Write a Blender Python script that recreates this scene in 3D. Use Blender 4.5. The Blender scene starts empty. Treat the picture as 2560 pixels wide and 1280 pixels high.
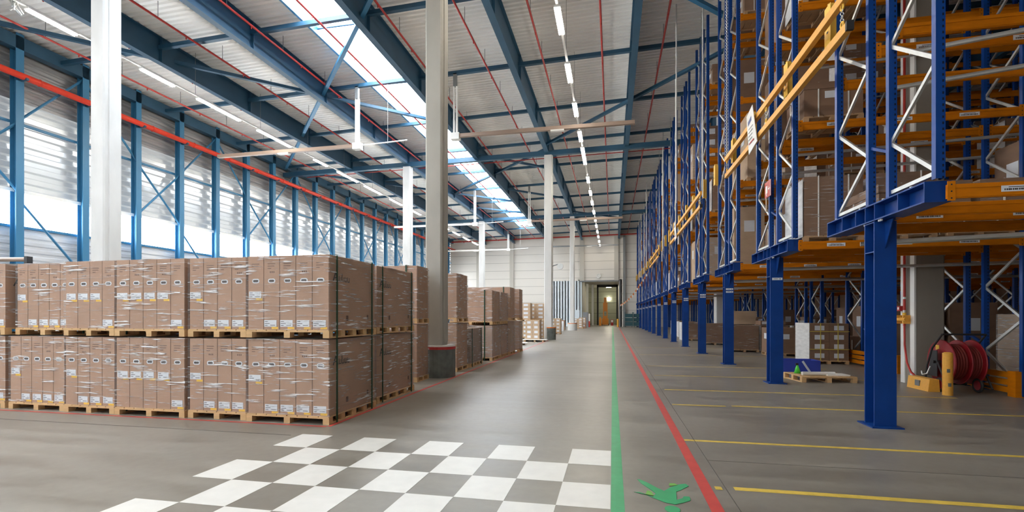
import bpy, math, random
from mathutils import Vector
sc = bpy.context.scene
C = sc.collection
R = math.radians
rnd = random.Random(7)

# ------------------------------------------------------------------ camera, light, exposure
SKY = 9.0          # brightness of the milky rooflight panels
WIN = 8.0          # brightness of the frosted window strip
TUBE = 60.0
BACKFILL = .4      # brightness of the fill panels added on the unseen back wall
cam = bpy.data.objects.new('camera', bpy.data.cameras.new('camera'))
C.objects.link(cam)
cam.location = (0, 0, 1.6)
cam.rotation_euler = (R(90), 0, math.atan(251 / 1220))
cam.data.sensor_width = 36
cam.data.lens = 1220 / 2560 * 36
cam.data.shift_y = 148 / 2560
cam.data.clip_end = 300
sc.camera = cam
w = bpy.data.worlds.new('sky')
sc.world = w
w.use_nodes = True
w.node_tree.nodes['Background'].inputs[0].default_value = (.8, .9, 1, 1)
w.node_tree.nodes['Background'].inputs[1].default_value = 1.0
sc.view_settings.view_transform = 'Standard'
sc.view_settings.look = 'None'
sc.view_settings.gamma = 1
sc.view_settings.use_curve_mapping = False
sc.view_settings.exposure = 1.15
cy = sc.cycles
cy.max_bounces = 6
cy.diffuse_bounces = 4
cy.adaptive_threshold = .12
cy.adaptive_min_samples = 20
cy.glossy_bounces = 2
cy.transparent_max_bounces = 8
cy.sample_clamp_indirect = 6
cy.use_denoising = True
cy.use_light_tree = True


# ------------------------------------------------------------------ materials
def mat(name, col, rough=.6, metal=0, spec=.5, emit=None, bump=None, noise=None, coat=0):
    m = bpy.data.materials.new(name)
    m.use_nodes = True
    nt = m.node_tree
    b = nt.nodes['Principled BSDF']
    b.inputs['Base Color'].default_value = (*col, 1)
    b.inputs['Roughness'].default_value = rough
    b.inputs['Metallic'].default_value = metal
    b.inputs['Specular IOR Level'].default_value = spec
    b.inputs['Coat Weight'].default_value = coat
    if emit:
        b.inputs['Emission Color'].default_value = (*emit[0], 1)
        b.inputs['Emission Strength'].default_value = emit[1]
    if noise:   # (scale vector, amount)
        tc = nt.nodes.new('ShaderNodeTexCoord')
        mp = nt.nodes.new('ShaderNodeMapping')
        mp.inputs['Scale'].default_value = noise[0]
        nz = nt.nodes.new('ShaderNodeTexNoise')
        nz.inputs['Scale'].default_value = 1
        nz.inputs['Detail'].default_value = 5
        nt.links.new(tc.outputs['Object'], mp.inputs[0])
        nt.links.new(mp.outputs[0], nz.inputs[0])
        mr = nt.nodes.new('ShaderNodeMapRange')
        mr.inputs[1].default_value = .25
        mr.inputs[2].default_value = .75
        mr.inputs[3].default_value = 1 - noise[1]
        mr.inputs[4].default_value = 1 + noise[1]
        nt.links.new(nz.outputs[0], mr.inputs[0])
        vm = nt.nodes.new('ShaderNodeVectorMath')
        vm.operation = 'SCALE'
        vm.inputs[0].default_value = col
        nt.links.new(mr.outputs[0], vm.inputs['Scale'])
        nt.links.new(vm.outputs[0], b.inputs['Base Color'])
        if bump:
            bp = nt.nodes.new('ShaderNodeBump')
            bp.inputs['Strength'].default_value = bump
            bp.inputs['Distance'].default_value = .02
            nt.links.new(nz.outputs[0], bp.inputs['Height'])
            nt.links.new(bp.outputs[0], b.inputs['Normal'])
    return m


BLUE = mat('rack blue', (.004, .042, .22), .4, spec=.25, noise=((3, 3, 3), .12))
STEELBLUE = mat('frame blue', (.020, .082, .150), .5, noise=((1, 1, 1), .12))
WALLBLUE = mat('wall frame blue', (.04, .19, .36), .45)
ORANGE = mat('beam orange', (.60, .18, .002), .5, spec=.2, noise=((4, 4, 14), .15))
YELLOW = mat('barrier yellow', (.85, .42, .06), .45, noise=((20, 20, 20), .08))
PLATEY = mat('plate yellow', (.92, .56, .08), .5)
GALV = mat('galvanised steel', (.62, .63, .62), .4, .75, noise=((5, 5, 5), .1))
RED = mat('pipe red', (.48, .025, .018), .35)
PIPERED = mat('main pipe red', (.80, .05, .02), .3)
DARK = mat('dark', (.02, .02, .022), .6)
GREYST = mat('grey steel', (.22, .23, .24), .5, .3)
BROWNST = mat('arm steel', (.34, .25, .20), .45, .3)
WHITE = mat('white paint', (.82, .82, .80), .5)
LABEL = mat('label paper', (.72, .75, .80), .6)
INK = mat('print ink', (.07, .06, .06), .7)
INKF = mat('faded carton print', (.15, .085, .065), .8)
WOOD = mat('pallet wood', (.62, .40, .20), .75, noise=((3, 3, 20), .16), bump=.1)
WOOD2 = mat('old pallet wood', (.42, .27, .15), .8, noise=((3, 3, 20), .2))
CARD = mat('carton brown', (.43, .262, .175), .78, noise=((2.5, 2.5, 2.5), .08))
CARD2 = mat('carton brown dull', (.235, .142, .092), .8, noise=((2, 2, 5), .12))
CARDP = mat('cardboard pale', (.52, .38, .26), .8, noise=((2, 2, 5), .1))
SEAM = mat('carton seam', (.06, .035, .028), .9)
YTAG = mat('yellow sticker', (.85, .52, .05), .6)
GREEN = mat('strap green', (.006, .05, .022), .4)
YSTRAP = mat('strap yellow', (.72, .58, .10), .5)
WRAPW = mat('white film', (.72, .72, .72), .3, noise=((3, 3, 14), .15), bump=.6)
CONC = mat('concrete', (.40, .385, .345), .8, noise=((1.2, 1.2, .6), .14), bump=.1)
CONC_SHADE = mat('shaded concrete', (.27, .24, .205), .85, noise=((1.5, 1.5, .6), .15), bump=.1)  # same concrete as the other columns, rack shade put into its colour
CONCP = mat('concrete light', (.62, .62, .61), .75, noise=((2, 2, .7), .1))
CONCD = mat('plinth concrete', (.13, .145, .135), .8, noise=((5, 5, 5), .35))
REDBAND = mat('red band', (.42, .03, .03), .6)
ORBAND = mat('orange band', (.75, .22, .05), .6)
PANEL = mat('panel cream', (.74, .71, .66), .5)
PANELJ = mat('panel joint', (.42, .40, .37), .6)
PILAS = mat('pilaster', (.52, .50, .45), .7)
BLUECOR = mat('blue sheet', (.66, .74, .80), .5, 0)
DOORG = mat('door green grey', (.30, .31, .24), .6)
MACHO = mat('machine orange', (.85, .30, .02), .4)
TYRE = mat('rubber', (.015, .015, .015), .7)
BLUEBIN = mat('bin blue', (.03, .06, .42), .5)
LIME = mat('cone green', (.10, .75, .08), .5)
TEAL = mat('crate teal', (.03, .10, .12), .6)
GREENP = mat('line green', (.035, .32, .13), .45, noise=((7, 7, 7), .12))
LIMEP = mat('light green paint', (.16, .42, .07), .5)
REDP = mat('line red', (.52, .06, .05), .45, noise=((7, 7, 7), .12))
YELP = mat('line yellow', (.62, .44, .07), .55, noise=((9, 9, 9), .2))
WHITEP = mat('white floor paint', (.68, .67, .635), .42, noise=((6, 6, 6), .05))
ROPE = mat('cable white', (.66, .66, .66), .6)
TUBEM = mat('lamp tube', (1, 1, 1), .5, emit=((1, .93, .80), TUBE))
SKYM = mat('rooflight panel', (.8, .85, .9), .5, emit=((.90, .96, 1), SKY))
WINM = mat('frosted window', (.8, .8, .8), .4, emit=((.95, .98, 1), WIN))
BFILLM = mat('added fill panel', (.8, .8, .8), .4, emit=((.96, .98, 1), BACKFILL))
LAMPM = mat('corridor lamp', (1, 1, 1), .5, emit=((1, .95, .75), 40))


def corr_metal(name, col, rough, metal, emit=None):
    return mat(name, col, rough, metal, emit=emit, noise=((.3, .3, .3), .06))


DECK = mat('roof deck', (.92, .91, .885), .45, .05, noise=((.35, .35, .35), .07))
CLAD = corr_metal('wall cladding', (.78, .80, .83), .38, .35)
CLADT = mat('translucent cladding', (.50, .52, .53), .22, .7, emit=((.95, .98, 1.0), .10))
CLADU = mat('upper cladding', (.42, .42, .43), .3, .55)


def floor_mat():
    m = mat('floor concrete', (.3, .28, .25), .3)
    nt = m.node_tree
    b = nt.nodes['Principled BSDF']
    N = nt.nodes.new
    L = nt.links.new
    tc = N('ShaderNodeTexCoord')
    n1 = N('ShaderNodeTexNoise'); n1.inputs['Scale'].default_value = .35; n1.inputs['Detail'].default_value = 6
    n2 = N('ShaderNodeTexNoise'); n2.inputs['Scale'].default_value = 9; n2.inputs['Detail'].default_value = 8
    mp = N('ShaderNodeMapping'); mp.inputs['Scale'].default_value = (.5, 3.2, 1); mp.inputs['Rotation'].default_value = (0, 0, .35)
    n3 = N('ShaderNodeTexNoise'); n3.inputs['Scale'].default_value = 1.1; n3.inputs['Detail'].default_value = 7; n3.inputs['Distortion'].default_value = .2
    L(tc.outputs['Object'], n1.inputs[0]); L(tc.outputs['Object'], n2.inputs[0]); L(tc.outputs['Object'], mp.inputs[0]); L(mp.outputs[0], n3.inputs[0])
    a = N('ShaderNodeMath'); a.operation = 'ADD'; L(n1.outputs[0], a.inputs[0]); L(n3.outputs[0], a.inputs[1])
    a2 = N('ShaderNodeMath'); a2.operation = 'MULTIPLY_ADD'; a2.inputs[1].default_value = .35; L(n2.outputs[0], a2.inputs[0]); L(a.outputs[0], a2.inputs[2])
    cr = N('ShaderNodeValToRGB')
    cr.color_ramp.elements[0].position = .48; cr.color_ramp.elements[0].color = (.178, .160, .135, 1)
    cr.color_ramp.elements[1].position = .74; cr.color_ramp.elements[1].color = (.265, .245, .212, 1)
    dv = N('ShaderNodeMath'); dv.operation = 'MULTIPLY'; dv.inputs[1].default_value = .5; L(a2.outputs[0], dv.inputs[0]); L(dv.outputs[0], cr.inputs[0])
    L(cr.outputs[0], b.inputs['Base Color'])
    rr = N('ShaderNodeMapRange'); rr.inputs[1].default_value = .3; rr.inputs[2].default_value = .7; rr.inputs[3].default_value = .31; rr.inputs[4].default_value = .44
    L(n3.outputs[0], rr.inputs[0]); L(rr.outputs[0], b.inputs['Roughness'])
    b.inputs['Specular IOR Level'].default_value = .5
    return m


FLOORM = floor_mat()


def upright_mat():
    m = mat('perforated upright blue', (.004, .05, .25), .32, spec=.35)
    nt = m.node_tree; b = nt.nodes['Principled BSDF']; N = nt.nodes.new; L = nt.links.new
    tc = N('ShaderNodeTexCoord'); sp = N('ShaderNodeSeparateXYZ'); L(tc.outputs['Object'], sp.inputs[0])
    k = N('ShaderNodeMath'); k.operation = 'MULTIPLY'; k.inputs[1].default_value = 14; L(sp.outputs[2], k.inputs[0])
    f = N('ShaderNodeMath'); f.operation = 'FRACT'; L(k.outputs[0], f.inputs[0])
    c1 = N('ShaderNodeMath'); c1.operation = 'LESS_THAN'; c1.inputs[1].default_value = .42; L(f.outputs[0], c1.inputs[0])
    out = c1
    for ax, pos in ((0, .026),):
        s = N('ShaderNodeMath'); s.operation = 'SUBTRACT'; s.inputs[1].default_value = pos; L(sp.outputs[ax], s.inputs[0])
        ab = N('ShaderNodeMath'); ab.operation = 'ABSOLUTE'; L(s.outputs[0], ab.inputs[0])
        c2 = N('ShaderNodeMath'); c2.operation = 'LESS_THAN'; c2.inputs[1].default_value = .009; L(ab.outputs[0], c2.inputs[0])
        mu = N('ShaderNodeMath'); mu.operation = 'MULTIPLY'; L(out.outputs[0], mu.inputs[0]); L(c2.outputs[0], mu.inputs[1]); out = mu
    mx = N('ShaderNodeMix'); mx.data_type = 'RGBA'
    L(out.outputs[0], mx.inputs[0]); mx.inputs[6].default_value = (.004, .05, .25, 1); mx.inputs[7].default_value = (.004, .006, .02, 1)
    L(mx.outputs[2], b.inputs['Base Color'])
    return m


UPR = upright_mat()


def film_mat(name, dens, strong):
    m = bpy.data.materials.new(name); m.use_nodes = True
    nt = m.node_tree; nt.nodes.clear(); N = nt.nodes.new; L = nt.links.new
    out = N('ShaderNodeOutputMaterial'); tr = N('ShaderNodeBsdfTransparent')
    pb = N('ShaderNodeBsdfPrincipled')
    pb.inputs['Base Color'].default_value = (.88, .88, .90, 1); pb.inputs['Roughness'].default_value = .12; pb.inputs['Specular IOR Level'].default_value = 1.0
    tc = N('ShaderNodeTexCoord')
    geo = N('ShaderNodeNewGeometry')
    # white glint streaks painted into the film, along the sides, tilted a little
    mp = N('ShaderNodeMapping'); mp.inputs['Scale'].default_value = (2.4, 2.4, 36); mp.inputs['Rotation'].default_value = (.12, -.14, 0)
    nz = N('ShaderNodeTexNoise'); nz.inputs['Scale'].default_value = 1; nz.inputs['Detail'].default_value = 6; nz.inputs['Distortion'].default_value = .6
    mp2 = N('ShaderNodeMapping'); mp2.inputs['Scale'].default_value = (2.6, 2.6, 48); mp2.inputs['Rotation'].default_value = (-.35, .3, 0)
    nz2 = N('ShaderNodeTexNoise'); nz2.inputs['Scale'].default_value = 1; nz2.inputs['Detail'].default_value = 4
    nz3 = N('ShaderNodeTexNoise'); nz3.inputs['Scale'].default_value = 1.7; nz3.inputs['Detail'].default_value = 3
    oi = N('ShaderNodeObjectInfo'); ad = N('ShaderNodeVectorMath'); ad.operation = 'ADD'
    ml = N('ShaderNodeVectorMath'); ml.operation = 'SCALE'; ml.inputs[0].default_value = (17, 31, 23); L(oi.outputs['Random'], ml.inputs['Scale'])
    L(tc.outputs['Object'], ad.inputs[0]); L(ml.outputs[0], ad.inputs[1])
    for a in (mp, mp2): L(ad.outputs[0], a.inputs[0])
    L(mp.outputs[0], nz.inputs[0]); L(mp2.outputs[0], nz2.inputs[0]); L(ad.outputs[0], nz3.inputs[0])
    sm = N('ShaderNodeMath'); sm.operation = 'MULTIPLY_ADD'; sm.inputs[1].default_value = .7; L(nz2.outputs[0], sm.inputs[0]); L(nz.outputs[0], sm.inputs[2])
    bp = N('ShaderNodeBump'); bp.inputs['Strength'].default_value = 1.0; bp.inputs['Distance'].default_value = .05
    L(sm.outputs[0], bp.inputs['Height']); L(bp.outputs[0], pb.inputs['Normal'])
    r1 = N('ShaderNodeMapRange'); r1.inputs[1].default_value = .93; r1.inputs[2].default_value = 1.05; r1.inputs[3].default_value = 0; r1.inputs[4].default_value = strong; L(sm.outputs[0], r1.inputs[0])
    r2 = N('ShaderNodeMapRange'); r2.inputs[1].default_value = .38; r2.inputs[2].default_value = .62; r2.inputs[3].default_value = .25; r2.inputs[4].default_value = 1.7; L(nz3.outputs[0], r2.inputs[0])
    mu = N('ShaderNodeMath'); mu.operation = 'MULTIPLY'; L(r1.outputs[0], mu.inputs[0]); L(r2.outputs[0], mu.inputs[1])
    a3 = N('ShaderNodeMath'); a3.operation = 'ADD'; a3.inputs[1].default_value = dens; a3.use_clamp = True; L(mu.outputs[0], a3.inputs[0])
    mx = N('ShaderNodeMixShader'); L(a3.outputs[0], mx.inputs[0]); L(tr.outputs[0], mx.inputs[1]); L(pb.outputs[0], mx.inputs[2]); L(mx.outputs[0], out.inputs[0])
    return m


FILM = film_mat('stretch film', .08, .85)
FILML = film_mat('thin stretch film', .015, .45)
FILMH = film_mat('stretch film thick', .22, .6)


# ------------------------------------------------------------------ mesh builder
class MB:
    def __init__(s):
        s.v = []; s.f = []; s.m = []; s.mats = []

    def mi(s, m):
        if m not in s.mats: s.mats.append(m)
        return s.mats.index(m)

    def box(s, x0, x1, y0, y1, z0, z1, m):
        b = len(s.v); i = s.mi(m)
        s.v += [(x0, y0, z0), (x1, y0, z0), (x1, y1, z0), (x0, y1, z0), (x0, y0, z1), (x1, y0, z1), (x1, y1, z1), (x0, y1, z1)]
        for q in ((0, 3, 2, 1), (4, 5, 6, 7), (0, 1, 5, 4), (1, 2, 6, 5), (2, 3, 7, 6), (3, 0, 4, 7)):
            s.f.append(tuple(b + k for k in q)); s.m.append(i)
        return s

    def poly(s, pts, m):
        b = len(s.v); s.v += [tuple(p) for p in pts]; s.f.append(tuple(range(b, b + len(pts)))); s.m.append(s.mi(m)); return s

    def prism(s, pts, d, m):     # pts: closed outline, d: offset vector
        n = len(pts); b = len(s.v); i = s.mi(m)
        s.v += [tuple(p) for p in pts] + [tuple(Vector(p) + Vector(d)) for p in pts]
        s.f.append(tuple(b + k for k in range(n))[::-1]); s.m.append(i)
        s.f.append(tuple(b + n + k for k in range(n))); s.m.append(i)
        for k in range(n):
            s.f.append((b + k, b + (k + 1) % n, b + n + (k + 1) % n, b + n + k)); s.m.append(i)
        return s

    def tube(s, p, q, r, m, n=8, cap=True, r2=None):
        p = Vector(p); q = Vector(q); d = (q - p)
        if d.length < 1e-6: return s
        d.normalize(); u = d.orthogonal().normalized(); w_ = d.cross(u)
        r2 = r if r2 is None else r2
        b = len(s.v); i = s.mi(m)
        for c, rr in ((p, r), (q, r2)):
            for k in range(n):
                a = 2 * math.pi * k / n
                s.v.append(tuple(c + (u * math.cos(a) + w_ * math.sin(a)) * rr))
        for k in range(n):
            s.f.append((b + k, b + (k + 1) % n, b + n + (k + 1) % n, b + n + k)); s.m.append(i)
        if cap:
            s.f.append(tuple(b + k for k in range(n))[::-1]); s.m.append(i)
            s.f.append(tuple(b + n + k for k in range(n))); s.m.append(i)
        return s

    def path(s, pts, r, m, n=8):
        for a, b in zip(pts, pts[1:]): s.tube(a, b, r, m, n)
        return s

    def bar(s, p, q, w1, h1, m):      # rectangular bar between points, w1 horizontal, h1 in the other direction
        p = Vector(p); q = Vector(q); d = (q - p).normalized()
        up = Vector((0, 0, 1))
        if abs(d.z) > .99: up = Vector((0, 1, 0))
        sx = d.cross(up).normalized() * (w1 / 2); sy = sx.cross(d).normalized() * (h1 / 2)
        pts = [p - sx - sy, p + sx - sy, p + sx + sy, p - sx + sy]
        return s.prism(pts, q - p, m)

    def ring(s, c, ax, r, t, m, n=20, k=6):   # torus
        c = Vector(c); ax = Vector(ax).normalized(); u = ax.orthogonal().normalized(); w_ = ax.cross(u)
        b = len(s.v); i = s.mi(m)
        for a in range(n):
            A = 2 * math.pi * a / n; rd = u * math.cos(A) + w_ * math.sin(A)
            for e in range(k):
                B = 2 * math.pi * e / k
                s.v.append(tuple(c + rd * (r + t * math.cos(B)) + ax * (t * math.sin(B))))
        for a in range(n):
            for e in range(k):
                s.f.append((b + a * k + e, b + ((a + 1) % n) * k + e, b + ((a + 1) % n) * k + (e + 1) % k, b + a * k + (e + 1) % k)); s.m.append(i)
        return s

    def ibeam(s, p, axis, length, h, wd, tf, tw, m):   # p = centre of bottom flange at start
        x, y, z = p
        if axis == 'y':
            s.box(x - wd / 2, x + wd / 2, y, y + length, z, z + tf, m); s.box(x - wd / 2, x + wd / 2, y, y + length, z + h - tf, z + h, m)
            s.box(x - tw / 2, x + tw / 2, y, y + length, z + tf, z + h - tf, m)
        elif axis == 'x':
            s.box(x, x + length, y - wd / 2, y + wd / 2, z, z + tf, m); s.box(x, x + length, y - wd / 2, y + wd / 2, z + h - tf, z + h, m)
            s.box(x, x + length, y - tw / 2, y + tw / 2, z + tf, z + h - tf, m)
        return s

    def mesh(s, name):
        me = bpy.data.meshes.new(name); me.from_pydata(s.v, [], s.f)
        for m in s.mats: me.materials.append(m)
        me.polygons.foreach_set('material_index', s.m); me.update()
        return me

    def obj(s, name, parent=None, loc=None, smooth=False):
        me = s.mesh(name)
        if smooth:
            me.polygons.foreach_set('use_smooth', [True] * len(me.polygons)); me.update()
        return link(name, me, parent, loc)


def link(name, me, parent=None, loc=None, rz=0):
    o = bpy.data.objects.new(name, me); C.objects.link(o)
    if parent: o.parent = parent
    if loc: o.location = loc
    if rz: o.rotation_euler = (0, 0, rz)
    return o


def tag(o, label, cat, group=None, kind=None):
    o['label'] = label; o['category'] = cat
    if group: o['group'] = group
    if kind: o['kind'] = kind
    return o


def thing(name, loc, label, cat, group=None, kind=None, rz=0):
    o = bpy.data.objects.new(name, None); C.objects.link(o); o.location = loc
    o.rotation_euler = (0, 0, rz); o.empty_display_size = .2
    return tag(o, label, cat, group, kind)


def struct(o, label=None, cat=None, group=None):
    o['kind'] = 'structure'
    if label: o['label'] = label
    if cat: o['category'] = cat
    if group: o['group'] = group
    return o


def dup(root, loc, label, group=None, rz=None):
    r = root.copy(); C.objects.link(r); r.location = loc; r['label'] = label
    if group: r['group'] = group
    if rz is not None: r.rotation_euler = (0, 0, rz)
    for ch in root.children:
        c = ch.copy(); C.objects.link(c); c.parent = r
        for g in ch.children:
            d = g.copy(); C.objects.link(d); d.parent = c
    return r


def ordn(i):
    return ['first', 'second', 'third', 'fourth', 'fifth', 'sixth', 'seventh', 'eighth', 'ninth', 'tenth', 'eleventh', 'twelfth', 'thirteenth', 'fourteenth', 'fifteenth', 'sixteenth', 'seventeenth', 'eighteenth', 'nineteenth', 'twentieth'][i] if i < 20 else str(i + 1) + 'th'


XL, XR, YB, YF = -23.7, 21.0, -14.0, 69.5       # hall limits


def zd(x): return 12.85 + .026 * (x + 23.5)       # underside of the roof deck
def zb(x): return 11.85 + .016 * (x + 23.5)                   # underside of the roof beams


# ------------------------------------------------------------------ floor and roof
struct(MB().box(XL - .3, XR + .3, YB - .3, 92, -.2, 0, FLOORM).obj('floor'), 'polished grey concrete warehouse floor', 'floor')

SK0, SK1, SKY0, SKY1 = -11.75, -9.35, -12, 62.5
mb = MB()
p = .25
y = YB
def deck_strip(xa, xb, y0, y1):
    yy = y0
    while yy < y1 - 1e-6:
        a, b, c_, d, e = yy, yy + .1, yy + .13, yy + .22, yy + .25
        for (u0, h0), (u1, h1) in (((a, 0), (b, 0)), ((b, 0), (c_, .07)), ((c_, .07), (d, .07)), ((d, .07), (e, 0))):
            mb.poly([(xa, u0, zd(xa) + h0), (xb, u0, zd(xb) + h0), (xb, u1, zd(xb) + h1), (xa, u1, zd(xa) + h1)], DECK)
        yy += p
deck_strip(XL, SK0, YB, YF)
deck_strip(SK1, XR, YB, YF)
deck_strip(SK0, SK1, SKY1, YF)
deck_strip(SK0, SK1, YB, SKY0)
mb.box(XL - .3, XR + .3, YB - .3, YF + .3, 14.4, 14.5, DECK)
struct(mb.obj('ceiling'), 'corrugated grey metal roof deck', 'ceiling')
k = 1
yy = SKY0
while yy < SKY1 - .1:
    y1 = min(yy + 4.96, SKY1)
    z0, z1 = zd(SK0) + .12, zd(SK1) + .12
    m_ = MB(); m_.prism([(SK0, yy + .03, z0), (SK1, yy + .03, z1), (SK1, yy + .03, z1 + .05), (SK0, yy + .03, z0 + .05)], (0, y1 - yy - .06, 0), SKYM)
    o = struct(m_.obj('window_%d' % k), 'milky rooflight panel, %s from the far end of the long skylight' % ordn(int(round((SKY1 - y1) / 4.96))), 'skylight panel', 'rooflight panels')
    f = MB()
    for xx, zz in ((SK0, z0), (SK1, z1)):
        f.box(xx - .05, xx + .05, yy, y1, zz - .3, zz + .1, WALLBLUE)
    f.box(SK0, SK1, yy - .04, yy + .04, z0 - .1, z0 + .1, WALLBLUE)
    for t in (1, 2):
        ym = yy + (y1 - yy) * t / 3
    f.obj('frame', o)
    yy = y1; k += 1
# ------------------------------------------------------------------ roof steelwork
BX = [-18.2, -13.9, -8.95, -4.18, .88, 6.0, 11.0, 16.0]
nm = ['between the strip lights and the skylight side', 'over the white columns', 'beside the long skylight', 'over the near concrete column', 'beside the rack fronts']
for j, x in enumerate(BX):
    z = zb(x)
    m_ = MB().ibeam((x, YB, z), 'y', YF - YB, zd(x) - z, .26, .03, .03, STEELBLUE)
    yy = 1.7
    while yy < YF:
        m_.box(x - .13, x + .13, yy - .01, yy + .01, z + .03, zd(x) - .03, STEELBLUE); yy += 5
    struct(m_.obj('roof_beam'), 'long blue steel roof beam, %s of eight counted from the window wall' % ordn(j), 'roof beam', 'blue roof beams along the hall')
for j, yv in enumerate((-8.25, 11.75, 31.7, 51.75)):
    m_ = MB()
    a, b = XL + .1, XR
    for (d0, hh) in ((0, .26),):
        m_.prism([(a, yv - .13, zb(a) - .14), (a, yv + .13, zb(a) - .14), (a, yv + .13, zb(a) + .16), (a, yv - .13, zb(a) + .16)], (b - a, 0, zb(b) - zb(a)), STEELBLUE)
    struct(m_.obj('roof_beam'), 'blue cross girder resting on the %s line of columns' % ordn(j), 'roof beam', 'blue cross girders')
n = 0
for i in range(15):
    yv = -3.3 + 5 * i
    if yv > YF - 1: break
    a, b = XL + .1, XR
    m_ = MB().prism([(a, yv - .08, zd(a) - .50), (a, yv + .08, zd(a) - .50), (a, yv + .08, zd(a) - .34), (a, yv - .08, zd(a) - .34)], (b - a, 0, zd(b) - zd(a)), STEELBLUE)
    struct(m_.obj('roof_beam'), 'thin blue roof strut crossing the hall, %s counted from the camera end' % ordn(i), 'roof strut', 'thin blue roof struts')
for j, (a, b) in enumerate([((-4.2, 11.3), (-23.3, 31.5)), ((-23.4, 12.3), (-9.2, 26.4)), ((-4.2, 31.2), (5.8, 20.6)), ((.9, 16.2), (5.8, 21)), ((-4.2, 31.9), (-14, 41.7)), ((-23.4, 31.9), (-9, 46)), ((-9, 31.9), (-4.2, 36.7)), ((-9, 41.2), (-4.2, 46)), ((-13.9, 46.9), (-8.9, 51.5)), ((-4.1, 51.9), (.9, 56.7))]):
    za = zb(a[0]) + .42; zc = zb(b[0]) + .42
    struct(MB().bar((*a, za), (*b, zc), .16, .14, WALLBLUE if j in (0, 3) else STEELBLUE).obj('roof_brace'),
           'slanting blue roof brace, %s nearest the camera' % ordn(j), 'roof brace', 'slanting roof braces')

# ------------------------------------------------------------------ window wall
def corr_wall(name, z0, z1, m, label, pitch=.3, dp=.06):
    mb = MB(); z = z0
    while z < z1 - 1e-3:
        e = min(z + pitch, z1); s_ = (e - z) / pitch
        for (u0, h0), (u1, h1) in (((0, 0), (.4, 0)), ((.4, 0), (.55, -dp)), ((.55, -dp), (.85, -dp)), ((.85, -dp), (1, 0))):
            za, zc = z + u0 * pitch * s_, z + u1 * pitch * s_
            mb.poly([(XL + h0, YB, za), (XL + h1, YB, zc), (XL + h1, YF, zc), (XL + h0, YF, za)], m)
        z = e
    mb.box(XL - .2, XL - .1, YB, YF, z0, z1, m)
    return struct(mb.obj(name), label, 'wall')
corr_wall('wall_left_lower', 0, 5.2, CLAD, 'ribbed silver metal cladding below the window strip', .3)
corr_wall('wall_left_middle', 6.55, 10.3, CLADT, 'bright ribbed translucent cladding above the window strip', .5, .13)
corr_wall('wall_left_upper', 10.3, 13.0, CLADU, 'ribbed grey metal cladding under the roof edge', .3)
k = 20
yy = YB
for i in range(34):
    y0 = yy + i * 2.5 + 0.0
    if y0 > YF - .2: break
    y1 = min(y0 + 2.5, YF)
    o = struct(MB().box(XL - .06, XL - .02, y0 + .02, y1 - .02, 5.2, 6.55, WINM).obj('window_%d' % (k + i)),
               'white frosted window pane in the strip, %s bay from the camera end' % ordn(i), 'window', 'frosted strip window panes')
    m_ = MB().box(XL - .02, XL + .08, y0, y1, 5.14, 5.24, WALLBLUE)
    m_.box(XL - .02, XL + .03, (y0 + y1) / 2 - .012, (y0 + y1) / 2 + .012, 5.2, 6.55, WHITE)
    m_.box(XL - .02, XL + .03, y0 + .6, y0 + .62, 5.2, 6.55, WHITE)
    m_.obj('frame', o)
for (z, r, m, lb, cat) in ((6.62, .07, WHITE, 'white rail running above the strip window', 'rail'), (9.35, .05, WALLBLUE, 'thin blue rail halfway up the bright cladding', 'rail')):
    struct(MB().box(-23.62, -23.62 + 2 * r, YB, YF, z - r, z + r, m).obj('trim_1' if m is WHITE else 'trim_2'), lb, cat)
WP = [15.15 + 2.5 * i for i in range(-11, 22)]
proto = None
zt = zd(-23.2)
for i, yv in enumerate(WP):
    if yv > YF - .2 or yv < YB: continue
    if proto is None:
        m_ = MB()
        m_.box(-.02, .0, -.14, .14, 0, zt, WALLBLUE); m_.box(.28, .30, -.14, .14, 0, zt, WALLBLUE); m_.box(0, .28, -.01, .01, 0, zt, WALLBLUE)
        proto = m_.mesh('wall_post')
    o = link('steel_column', proto, None, (-23.5, yv, 0))
    struct(o, 'blue steel wall post, %s along the window wall' % ordn(i), 'wall post', 'blue posts of the window wall')
struct(MB().box(-23.55, -23.2, YB, YF, zt - .62, zt - .1, STEELBLUE).obj('roof_beam'), 'blue edge beam along the top of the window wall', 'roof beam')
# wall bracing
def wb(a, za, b, zb_, r=.06):
    return MB().tube((-23.36, a, za), (-23.36, b, zb_), r, WALLBLUE, 6)
j = 0
for base in (7.65, 15.15, 22.65, 30.15, 37.65, 45.15, 52.65):
    for (a, za, b, zc) in ((0, 9.35, 2.5, 12.2), (2.5, 12.2, 5, 9.35), (5, 6.6, 7.5, 9.3), (5.0, 9.3, 7.5, 6.6), (0, 6.3, 2.5, 3.4)):
        struct(wb(base + a, za, base + b, zc, .05).obj('wall_brace'), 'slanting blue brace tube between wall posts, %s one along' % ordn(j) , 'wall brace', 'slanting braces on the window wall')
        j += 1
# big red main
m_ = MB().tube((-22.95, YB, 11.0), (-22.95, YF, 11.25), .13, PIPERED, 12)
rt = m_.obj('sprinkler_main', smooth=True); tag(rt, 'thick bright red sprinkler main along the window wall', 'pipe')
for yv in WP:
    if YB < yv < 60:
        MB().box(-23.2, -22.8, yv - .05, yv + .05, 10.87 + (yv - YB) * .003, 10.95 + (yv - YB) * .003, STEELBLUE).obj('pipe_bracket', rt)
        MB().ring((-22.95, yv + .5, 11.0 + (yv - YB) * .003), (0, 1, 0), .13, .025, PIPERED, 12, 5).obj('pipe_clamp', rt)

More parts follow.
